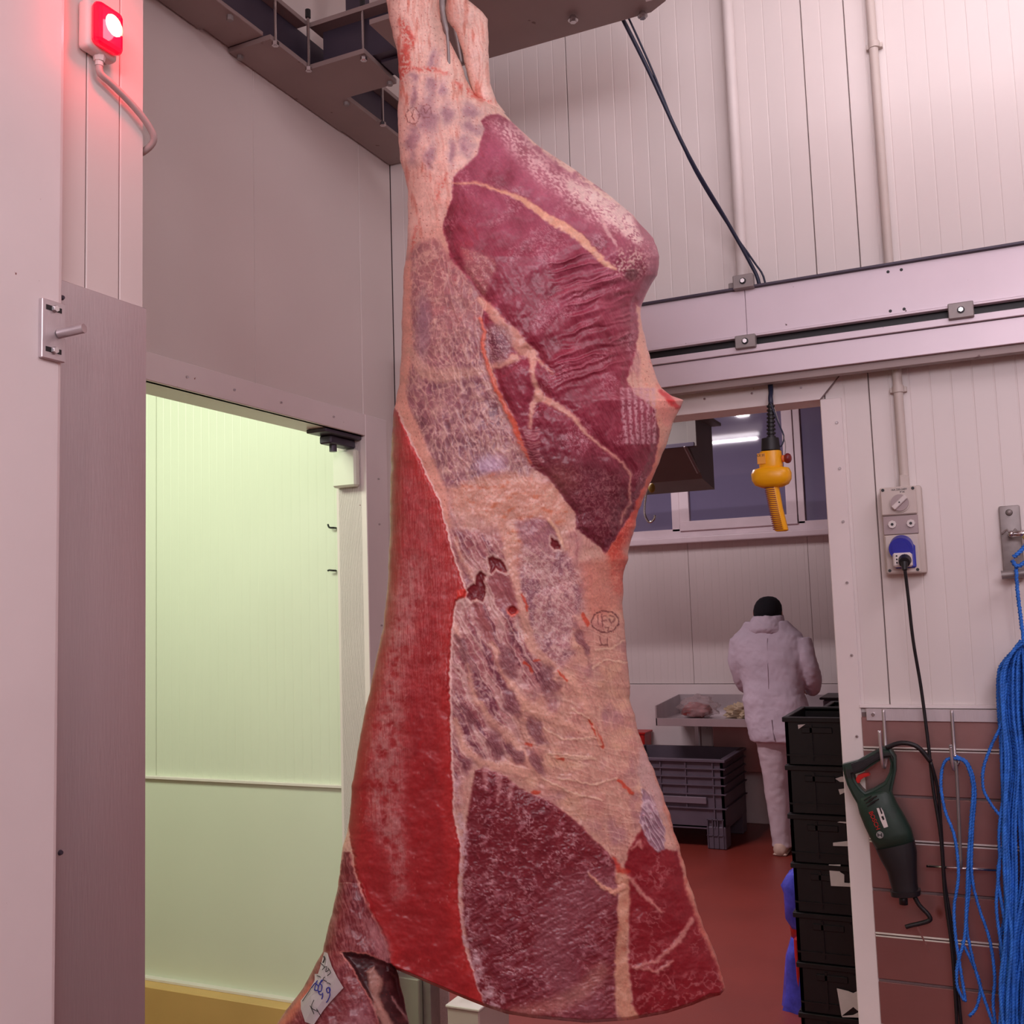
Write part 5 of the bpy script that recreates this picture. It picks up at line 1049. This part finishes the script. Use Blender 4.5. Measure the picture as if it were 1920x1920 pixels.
    d = sdpoly(xs_, ys_, p_); ms = sst(1.5, -1.5, d); put(C3(66, 30, 34), ms); put(C3(120, 66, 66), ms*sst(0, .5, nm)*.5); H += -.012*sst(2, -8, d); put(C3(206, 130, 120), sst(2.6, .6, np.abs(d-1))*sst(490, 400, (X-500)*2.133)*.7)
    p_ = [cD(p) for p in ((395, 900), (430, 880), (470, 930), (450, 1000), (480, 1060), (560, 1200), (500, 1200), (430, 1050))]; d = sdpoly(xs_, ys_, p_); put(C3(184, 136, 126), sst(2.5, -3, d)*.9); H += .006*sst(2, -6, d)
    l = [cD(p) for p in ((500, 1000), (540, 1060), (580, 1120))]; put(C3(186, 140, 140), sst(3, -2, sdline(xs_, ys_, l, 1.2))*.8)
    p_ = [cD(p) for p in ((330, 1040), (400, 1010), (460, 1200), (260, 1200))]; put(C3(170, 120, 130), sst(12, -14, sdpoly(xw, yw, p_))*.5)
    # ---- big lower muscle
    lo = [cD(p) for p in ((835, 95), (875, 85), (915, 105), (960, 120), (1010, 170), (1100, 205), (1200, 262), (1290, 352), (1370, 430), (1415, 480), (1400, 560), (1410, 700), (1395, 900), (1400, 1120), (1000, 1130), (880, 1060), (835, 920), (800, 760), (785, 620), (790, 400), (800, 280))]
    d = sdpoly(xs_, ys_, lo); mlo = sst(3, -3, d); put(C3(122, 38, 48), mlo); put(C3(94, 26, 38), mlo*sst(0, .5, nb)*.6)
    put(C3(178, 116, 126), mlo*worm(26, 70)*sst(-.1, .25, nm+.3*nf)*.75); put(C3(196, 142, 148), mlo*worm(15, 72)*sst(-.05, .3, fbm(X/40, Y/40, 73, 3))*.75); put(C3(208, 164, 168), mlo*worm(9, 172)*sst(.1, .4, fbm(X/30, Y/30, 173, 2))*.6); put(C3(164, 104, 116), mlo*sst(.5, .95, strand(-30, 90, 11, 74))*.45*sst(1600, 1700, Y))
    l = [cD((1350, 560)), cD((1200, 640)), cD((1150, 800)), cD((1200, 960)), cD((1300, 1050))]; put(C3(150, 88, 98), mlo*sst(60, -40, sdline(xw, yw, l, 28))*.7)
    l = [cD((1340, 900)), cD((1260, 980)), cD((1150, 1040)), cD((1000, 1070))]; put(C3(190, 128, 118), mlo*sst(16, -10, sdline(xw, yw, l, 12))*.6); H += .0014*mlo*(worm(26, 70)+.7*worm(15, 72))+.0014*mlo*strand(-30, 90, 11, 74)*sst(1600, 1720, Y)
    l = [cD(p) for p in ((750, 130), (765, 260), (785, 380), (782, 560), (795, 700), (810, 830), (860, 960), (940, 1050))]; d = sdline(xw, yw, l, [5, 6, 8, 6, 6, 14, 12, 12]); put(C3(206, 170, 178), sst(8, -4, d)*sst(-.2, .3, nm+nf*.5)*.8*(1-mr))
    for k, fa in enumerate(((880, 90, 150), (930, 110, 190), (980, 150, 215))):
        l = [cD((fa[0], fa[1])), cD((fa[0]-6, (fa[1]+fa[2])/2)), cD((fa[0]-4, fa[2]+30))]; put(C3(206, 150, 150), sst(5, -2, sdline(xw, yw, l, [5, 3, .5]))*.6)
    # right lower muscle
    ro = [cD(p) for p in ((1455, 400), (1500, 330), (1540, 300), (1580, 400), (1640, 420), (1680, 560), (1740, 700), (1800, 840), (1850, 980), (1760, 1040), (1500, 1090), (1470, 1060), (1450, 900), (1450, 700), (1440, 560), (1430, 480))]
    d = sdpoly(xs_, ys_, ro); mo = sst(3, -3, d); put(C3(138, 34, 44), mo); put(C3(110, 28, 36), mo*sst(0, .5, nb)*.5); put(C3(190, 122, 124), mo*worm(20, 80)*sst(-.1, .3, fbm(X/60, Y/60, 81, 2)+(Y-1680)/600)*.6)
    for l, w_ in (([cD(p) for p in ((1450, 520), (1500, 590), (1580, 660))], [3, 3, 1.5]), ([cD(p) for p in ((1700, 690), (1660, 760), (1620, 800), (1560, 860), (1480, 880))], [3, 5, 3, 2, 1.5]), ([cD(p) for p in ((1460, 410), (1490, 380), (1500, 410))], [1, 1.5, 1]), ([cD(p) for p in ((1460, 880), (1560, 900), (1620, 860))], [1, 1.5, 1])):
        d = sdline(xw, yw, l, w_); put(C3(208, 142, 134), sst(4, -2, d)*.8); H += .0015*sst(4, -2, d)
    # fat seam straight down
    l = [cD(p) for p in ((1410, 490), (1425, 530), (1432, 600), (1425, 700), (1418, 800), (1420, 900), (1425, 1000), (1440, 1060), (1470, 1100))]; d = sdline(xw, yw, l, [7, 12, 10, 10, 11, 13, 13, 16, 14]); m_ = sst(4, -4, d); put(C3(204, 144, 122), m_); put(C3(220, 170, 150), m_*sst(0, .4, nm)*.6); put(C3(190, 96, 80), m_*sst(.2, .5, -nm)*.5); H += -.004*sst(26, 4, d)+.002*m_
    l = [cD(p) for p in ((1290, 510), (1340, 560), (1390, 585), (1430, 560))]; d = sdline(xs_, ys_, l, [1, 3, 4, 4]); put(C3(222, 160, 140), sst(3, -2, d)); H += .003*sst(4, -2, d)
    l = [cD(p) for p in ((1390, 440), (1410, 490), (1450, 500))]; put(C3(196, 50, 38), sst(4, -2, sdline(xw, yw, l, [1, 4, 2]))*.7)
    # pale tendon with finger-like folds
    p_ = [cD(p) for p in ((1500, 170), (1540, 190), (1570, 260), (1590, 330), (1592, 410), (1565, 425), (1530, 390), (1500, 330), (1490, 280), (1500, 240))]
    d = sdpoly(xs_, ys_, p_); m_ = sst(2.5, -2.5, d); put(C3(200, 168, 180), m_); a, b = rot(X, Y, 60, 30, 6); q = perlin(a, b, 85); put(C3(140, 96, 116), m_*sst(.1, .35, np.abs(q))*.6); H += .004*m_*(1-np.abs(q)*2)
    # right border strip lower
    l = [cC((1660, 1060)), cC((1720, 1200)), cD((1560, 60)), cD((1600, 200)), cD((1640, 330)), cD((1670, 450)), cD((1700, 600)), cD((1740, 720)), cD((1800, 850)), cD((1840, 980))]
    d = sdline(xw, yw, l, [4, 6, 8, 9, 8, 8, 7, 4, 3, 3]); put(C3(220, 146, 128), sst(6, -4, d)*.8); put(C3(200, 88, 74), sst(4, -6, d)*sst(.05, .4, fbm(X/16, Y/30, 88, 2))*.6)
    p_ = [cD(p) for p in ((1500, 0), (1530, 40), (1580, 200), (1600, 300), (1560, 240), (1510, 180), (1480, 100))]; put(C3(200, 160, 160), sst(5, -5, sdpoly(xw, yw, p_))*.8)
    # inspection stamps (brown circles with marks)
    BR = C3(110, 56, 58)
    def ringst(cx_, cy_, rx, ry, wd=.9, a=.75): d = np.abs(np.hypot((xs_-cx_)/rx, (ys_-cy_)/ry)-1)*min(rx, ry); put(BR, sst(wd+.9, wd-.5, d)*a*sst(-.45, -.1, nf+.3*nm))
    cx_, cy_ = cC((1465, 455)); ringst(cx_, cy_, 25, 20, 1.1, .85)
    for l in ([(1430, 420), (1436, 470)], [(1450, 415), (1456, 480)], [(1450, 425), (1475, 420)], [(1452, 450), (1476, 446)], [(1490, 440), (1500, 460), (1515, 435)], [(1470, 480), (1488, 480), (1484, 500)], [(1492, 425), (1512, 428)], [(1440, 535), (1446, 575)], [(1478, 540), (1480, 575)], [(1440, 575), (1480, 578)]):
        put(BR, sst(1.5, .2, sdline(xs_, ys_, [cC(p) for p in l], .35))*.6)
    cx_, cy_ = cA((237, 695)); ringst(cx_, cy_, 13, 15, .6, .6); cx_, cy_ = cA((318, 668)); ringst(cx_, cy_, 10, 12, .6, .5)
    for l in ([(300, 650), (320, 680), (345, 640)], [(225, 670), (245, 720)], [(245, 660), (230, 700)]): put(BR, sst(1.4, .2, sdline(xs_, ys_, [cA(p) for p in l], .3))*.5)
    # spots of blood and dirt
    sp = fbm(X/3.3, Y/3.3, 90, 1); put(C3(150, 50, 46), sst(.62, .75, sp)*(1-mb_)*.6)
    # general micro variation
    col *= (1+.06*nf[:, None]+.05*nm[:, None]+.08*nb[:, None])
    # relief for muscle masses
    H += .020*np.sqrt(np.clip(-dbig/60, 0, 1))*sst(0, 14, -dbig)+.006*nb+.0016*nm*(1-.6*mb_)+.0003*nf*(1-mb_)*(1-mr)
    H += .010*np.sqrt(np.clip(-sdpoly(X, Y, lo)/60, 0, 1))
    return np.clip(col, 0.01, 1), H

LX = np.array([(-60, 720), (0, 724), (50, 733), (100, 745), (150, 749), (200, 746), (250, 746), (300, 751), (350, 764), (420, 765), (480, 762), (505, 757), (560, 755), (640, 753), (720, 749), (770, 738), (850, 733), (1000, 731), (1109, 726), (1182, 717), (1273, 698), (1365, 678), (1474, 660), (1540, 655), (1597, 641), (1662, 634), (1752, 612), (1784, 605), (1850, 570), (1906, 528), (2000, 470)], float)
RX = np.array([(-60, 836), (0, 825), (38, 826), (62, 834), (90, 850), (131, 869), (153, 876), (178, 890), (190, 912), (200, 934), (231, 962), (275, 1012), (312, 1069), (362, 1137), (403, 1187), (447, 1225), (481, 1237), (516, 1232), (547, 1213), (572, 1203), (597, 1201), (644, 1212), (700, 1228), (728, 1240), (742, 1258), (750, 1281), (764, 1277), (791, 1262), (831, 1250), (878, 1231), (925, 1212), (956, 1197), (1003, 1187), (1034, 1179), (1081, 1169), (1144, 1168), (1233, 1177), (1310, 1181), (1375, 1198), (1430, 1220), (1488, 1243), (1587, 1273), (1653, 1292), (1728, 1316), (1794, 1344), (1855, 1361), (1950, 1380)], float)
TK = np.array([(-60, .045), (100, .05), (180, .075), (300, .12), (480, .16), (700, .15), (1000, .125), (1400, .10), (1800, .075), (2000, .07)], float)
BOT = np.array([(560, 1800), (690, 1800), (740, 1816), (800, 1842), (870, 1872), (905, 1886), (950, 1901), (1000, 1909), (1100, 1918), (1180, 1913), (1250, 1900), (1300, 1884), (1330, 1868), (1350, 1866), (1362, 1852), (1400, 1850)], float)
def ip(T, y): return np.interp(y, T[:, 0], T[:, 1])
def jag(y, s, a): return a*fbm(y/30, y*0+s*3.3, s, 3, .4)
def Lf(y): return ip(LX, y)+jag(y, 101, 2.2)
def Rf(y): return ip(RX, y)+jag(y, 102, 3.2)+sst(560, 640, y)*jag(y*1.3, 103, 1.6)
def to_world(X, Y, dep):
    d = fw[None, :]+rt[None, :]*((X-960)/F)[:, None]-up[None, :]*((Y-960)/F)[:, None]
    t = (DC-dep)/(d@fh)          # the pixel's own depth: the skin stands dep metres nearer than the hanging plane
    return CAM[None, :]+d*t[:, None]
def shell(Lq, Rq, y0, y1, NR, NF, NB, Tq, off=0.0, bottom=None, p=2.6, relief=1.0):
    v = np.linspace(0, 1, NR); s = np.linspace(0, 1, NF)
    s = .5-.5*np.cos(np.pi*s)*0.6-.5*(1-2*s)*.4
    YY = np.repeat((y0+(y1-y0)*v)[:, None], NF, 1); SS = np.repeat(s[None, :], NR, 0)
    def pos(Yr):
        Yv = Yr.copy()
        for _ in range(4):
            l = Lq(Yv); r = Rq(Yv); X = l+(r-l)*SS
            if bottom is not None:
                B = ip(bottom, X); Yv = np.where(Yr < 1500, Yr, 1500+(Yr-1500)*(B-1500)/(y1-1500))
        return X, Yv
    X, Yv = pos(YY); T = Tq(Yv); u = np.abs(2*SS-1)
    base = T*np.sqrt(np.clip(1-u**p, 0, 1))
    col, H = tissue(X.ravel(), Yv.ravel())
    em = sst(0, .05, np.minimum(SS, 1-SS)).ravel()
    vm = (sst(0, .0035, 1-v))[:, None].repeat(NF, 1).ravel() if bottom is not None else 1
    dep = base.ravel()*(0.6+.4*vm)+H*em*relief+off
    fr = to_world(X.ravel(), Yv.ravel(), dep).reshape(NR, NF, 3)
    # back, coarse in s
    sb = np.linspace(1, 0, NB+2)[1:-1]; SB = np.repeat(sb[None, :], NR, 0)
    idx = np.clip(np.searchsorted(s, SB[0]), 0, NF-1)
    Xb = X[:, idx]; Yb_ = Yv[:, idx]; ub = np.abs(2*SB-1)
    depb = -Tq(Yb_)*.75*np.sqrt(np.clip(1-ub**2.2, 0, 1))+off-.004
    bk_ = to_world(Xb.ravel(), Yb_.ravel(), depb.ravel()).reshape(NR, NB, 3)
    cf = col.reshape(NR, NF, 3); cbk = cf[:, idx]
    V = np.concatenate([fr, bk_], 1).reshape(-1, 3); Cc = np.concatenate([cf, cbk], 1).reshape(-1, 3); W_ = NF+NB
    i = np.arange(NR-1)[:, None]; j = np.arange(W_)[None, :]; jn = (j+1) % W_
    q = np.stack([i*W_+j, (i+1)*W_+j, (i+1)*W_+jn, i*W_+jn], -1).reshape(-1, 4)
    # caps between front and back rows
    return V, Cc, q, W_, NF, NB, idx, NR
def caps(NR, W_, NF, NB, base):
    out = []
    for r, fl_ in ((0, False), (NR-1, True)):
        f = np.arange(NF); b = NF+np.arange(NB)[::-1]     # back columns ordered left to right
        bi = np.clip(np.round(np.linspace(0, NB-1, NF)).astype(int), 0, NB-1)
        for k in range(NF-1):
            a0, a1 = f[k], f[k+1]; b0, b1 = b[bi[k]], b[bi[k+1]]
            t = [a0, a1, b1, b0] if b0 != b1 else [a0, a1, b1]
            t = [base+r*W_+x for x in t]; out.append(t[::-1] if fl_ else t)
    return out
parts_ = []
parts_.append(shell(Lf, Rf, -24, 1920, 1180, 400, 60, lambda y: ip(TK, y), bottom=BOT))
LR = np.array([(1620, 670), (1640, 690), (1700, 712), (1742, 722), (1790, 737), (1850, 752), (1920, 768), (2000, 792)], float)
parts_.append(shell(Lf, lambda y: ip(LR, y)+jag(y, 105, 2), 1655, 1985, 200, 110, 24, lambda y: .045+.0002*(y-1640), off=.012))
HL = np.array([(-60, 846), (-5, 838), (15, 835), (40, 840), (62, 856), (94, 866), (134, 875), (178, 887), (215, 900)], float)
HR = np.array([(-60, 858), (-5, 872), (12, 892), (22, 903), (36, 914), (78, 917), (125, 916), (156, 919), (190, 931), (215, 950)], float)
parts_.append(shell(lambda y: ip(HL, y)+jag(y, 106, 2), lambda y: ip(HR, y)+jag(y, 107, 2), -10, 212, 130, 70, 20, lambda y: .034+0*y, off=-.01))
Vs, Cs, Qs, Ts, base = [], [], [], [], 0
for (V, Cc, q, W_, NF, NB, idx, NR) in parts_:
    Vs.append(V); Cs.append(Cc); Qs.append(q+base); Ts += caps(NR, W_, NF, NB, base); base += len(V)
V = np.concatenate(Vs); Cc = np.concatenate(Cs); Q = np.concatenate(Qs)
o_car = Vector((-0.85, 2.0, 0.82)); V = V-np.array(o_car)[None, :]
me = bpy.data.meshes.new('beef_carcass'); nq = len(Q); me.vertices.add(len(V)); me.vertices.foreach_set('co', V.astype(np.float32).ravel())
loops = list(Q.ravel()); tot = np.full(nq, 4, int)
tl_ = [len(t) for t in Ts]; loops_np = np.concatenate([Q.ravel(), np.array([x for t in Ts for x in t], int)])
tot = np.concatenate([tot, np.array(tl_, int)]); st = np.concatenate([[0], np.cumsum(tot)[:-1]])
me.loops.add(len(loops_np)); me.loops.foreach_set('vertex_index', loops_np.astype(np.int32))
me.polygons.add(len(tot)); me.polygons.foreach_set('loop_start', st.astype(np.int32))
me.polygons.foreach_set('use_smooth', np.ones(len(tot), bool)); me.update(calc_edges=True); me.validate()
ca_ = me.color_attributes.new('tissue', 'FLOAT_COLOR', 'POINT')
lc = np.where(Cc <= .04045, Cc/12.92, ((Cc+.055)/1.055)**2.4)
GAIN = np.array([1.06, 1.10, 1.04]); lc = np.clip(lc*GAIN, 0, .95)
ca_.data.foreach_set('color', np.concatenate([lc, np.ones((len(lc), 1))], 1).astype(np.float32).ravel())
cm_ = bpy.data.materials.new('raw_beef'); cm_.use_nodes = True; nt = cm_.node_tree; b_ = nt.nodes['Principled BSDF']
at_ = nt.nodes.new('ShaderNodeAttribute'); at_.attribute_name = 'tissue'
tc = nt.nodes.new('ShaderNodeTexCoord'); n1 = nt.nodes.new('ShaderNodeTexNoise'); n1.inputs['Scale'].default_value = 260; n1.inputs['Detail'].default_value = 4
nt.links.new(tc.outputs['Object'], n1.inputs['Vector'])
mr_ = nt.nodes.new('ShaderNodeMapRange'); mr_.inputs['To Min'].default_value = .92; mr_.inputs['To Max'].default_value = 1.08; mr_.inputs['From Min'].default_value = .3; mr_.inputs['From Max'].default_value = .7
nt.links.new(n1.outputs['Fac'], mr_.inputs['Value'])
vm_ = nt.nodes.new('ShaderNodeVectorMath'); vm_.operation = 'SCALE'
nt.links.new(at_.outputs['Color'], vm_.inputs[0]); nt.links.new(mr_.outputs[0], vm_.inputs['Scale']); nt.links.new(vm_.outputs[0], b_.inputs['Base Color'])
n2 = nt.nodes.new('ShaderNodeTexNoise'); n2.inputs['Scale'].default_value = 45; n2.inputs['Detail'].default_value = 4; nt.links.new(tc.outputs['Object'], n2.inputs['Vector'])
mr2 = nt.nodes.new('ShaderNodeMapRange'); mr2.inputs['To Min'].default_value = .24; mr2.inputs['To Max'].default_value = .48; nt.links.new(n2.outputs['Fac'], mr2.inputs['Value']); nt.links.new(mr2.outputs[0], b_.inputs['Roughness'])
bp = nt.nodes.new('ShaderNodeBump'); bp.inputs['Strength'].default_value = .12; bp.inputs['Distance'].default_value = .001; nt.links.new(n1.outputs['Fac'], bp.inputs['Height']); nt.links.new(bp.outputs[0], b_.inputs['Normal'])
b_.inputs['Specular IOR Level'].default_value = .45
me.materials.append(cm_)
car = bpy.data.objects.new('beef_carcass', me); COL.objects.link(car); car.location = o_car; ORG['beef_carcass'] = o_car
tag(car, 'skinned side of beef hanging by its hock, red muscle with cream fat', 'meat')
def CW(px, py, dep=0.0):
    return Vector(to_world(np.array([float(px)]), np.array([float(py)]), np.array([dep]))[0])
# gambrel hook carrying it
gh = thing('gambrel_hook', 'steel shackle hook through the hock at the carcass top', 'hook', tuple(CW(835, 60)))
MB().tube([CW(832, -140, .03), CW(829, -20, .055), CW(829, 10, .06), CW(832, 35, .06), CW(838, 62, .058), CW(841, 100, .05), CW(842, 150, .045)], [.0065]*12+[.0055]*8+[.0035]*20, 12, sub=5).build('shank', GAL, gh, True)
MB().tube([CW(842, -140, .0), CW(843, -10, .0), CW(848, 30, .0), CW(858, 75, -.01), CW(866, 120, -.02)], .005, 12, sub=5).build('prong', GAL, gh, True)
MB().cyl(CW(836, -140, .02), CW(836, -140, .02)+Vector((0, 0, .12)), .02, None, 16).build('swivel', ST, gh, True, auto=40)
rl = thing('trolley_rail', 'steel trolley rail above the hanging carcass', 'rail', tuple(CW(836, -230)))
ra = CW(836, -210); rb_ = Vector((0.42, .9, 0))
MB().tube([ra+Vector((0, -2.5, .06)), ra+Vector((0, .25, .06))], .025, 16).build('rail_tube', ST, rl, True)
MB().box(ra.x-.02, ra.x+.02, ra.y-.02, ra.y+.02, ra.z+.06, 3.8).box(ra.x-.02, ra.x+.02, ra.y-2.0, ra.y-1.96, ra.z+.06, 3.8).build('hanger', GR, rl)
# weight tag
tgt = thing('weight_tag', 'creased white paper tag with blue handwriting on foreleg', 'tag', tuple(CW(600, 1850, .05)))
def tagdep(x, y):
    y_ = np.array([float(y)]); l = Lf(y_)[0]; r_ = ip(LR, y_)[0]; u = min(.97, abs(2*(x-l)/(r_-l)-1)); return (.045+.0002*(y-1640))*math.sqrt(max(0, 1-u**2.6))+.012+.016+.003*math.sin(x*.11)
tp_ = [(608, 1785), (614, 1787), (622, 1812), (632, 1832), (644, 1852), (618, 1880), (606, 1895), (588, 1922), (572, 1916), (564, 1892), (564, 1876), (580, 1856), (590, 1838), (590, 1826), (596, 1826), (600, 1815)]
b = MB(); cen = (603, 1858); n = len(tp_)
fr_ = [b.bm.verts.new(CW(x, y, tagdep(x, y))) for x, y in tp_]; mid = [b.bm.verts.new(CW((x+cen[0])/2, (y+cen[1])/2, tagdep((x+cen[0])/2, (y+cen[1])/2)+.002)) for x, y in tp_]; c0 = b.bm.verts.new(CW(*cen, tagdep(*cen)+.001))
for k in range(n):
    j = (k+1) % n; b.bm.faces.new((fr_[k], fr_[j], mid[j], mid[k])); b.bm.faces.new((mid[k], mid[j], c0))
bmesh.ops.solidify(b.bm, geom=b.bm.faces[:], thickness=.0006)
b.build('paper', PAP, tgt)
def ink(pts, r, m, nm='handwriting'): MB().tube([CW(500+x/4.174, 1640+y/4.174, tagdep(500+x/4.174, 1640+y/4.174)+.0035) for x, y in pts], r, 6, sub=3).build(nm, m, tgt, True)
ink([(350, 885), (385, 845), (372, 905)], .0010, INK)
ink([(398, 828), (385, 850), (402, 870), (398, 905), (372, 900)], .0011, INK)
ink([(432, 822), (412, 858), (400, 905), (425, 912), (432, 870), (418, 850), (440, 825)], .0011, INK)
ink([(402, 905), (412, 935), (430, 938)], .0010, INK)
ink([(436, 925), (438, 950), (430, 975)], .0011, INK)
ink([(486, 880), (468, 895), (478, 925), (498, 905), (488, 880), (495, 940), (478, 985), (466, 1000)], .0011, INK)
for l in ([(420, 690), (450, 720), (435, 745)], [(450, 725), (470, 720), (462, 760), (485, 745)], [(480, 730), (500, 765), (475, 790)], [(395, 790), (420, 800)], [(455, 800), (440, 820), (470, 835)], [(280, 990), (330, 915), (352, 880)], [(340, 1025), (370, 1090)], [(370, 980), (350, 1040), (400, 1070)], [(470, 845), (490, 850), (500, 860)], [(390, 1050), (420, 1100)]):
    ink(l, .0007, INKB, 'printing')
ink([(448, 640), (452, 660), (440, 690)], .0016, INKB, 'printing')
# grey post and box at the foot of the back wall behind the carcass
gp_ = thing('grey_post', 'grey steel post standing behind carcass at bottom of view', 'post', (-1.78, 2.9, 0))
xa_ = PY(792, 1890, 2.9)[0]; xb_ = PY(745, 1890, 2.9)[0]
MB().box(xb_, xa_, 2.88, 2.96, 0, 0.52, .003).build('panel', mat('grey_green_panel', (150, 148, 134), .5, 0, .05, 4), gp_)
MB().box(xa_+.002, xa_+.03, 2.90, 2.96, 0, 0.52, .002).build('edge', GAL, gp_)
pbx_ = thing('plastic_cabinet', 'pale low cabinet seen below the edge of the carcass', 'cabinet', (-1.6, 2.8, 0))
x1_ = PY(898, 1890, 2.75)[0]; x0_ = PY(838, 1890, 2.75)[0]; zt_ = PY(870, 1893, 2.75)[2]; 
MB().box(x0_, x1_, 2.75, 2.95, 0, zt_, .004).build('body', BG, pbx_); MB().box(x0_-.003, x1_+.004, 2.745, 2.955, zt_, zt_+.008, .002).build('top_edge', WP, pbx_)
MB().box(x0_, x0_+.04, 2.88, 2.95, zt_, zt_+.12, .003).build('back_post', GAL, pbx_)
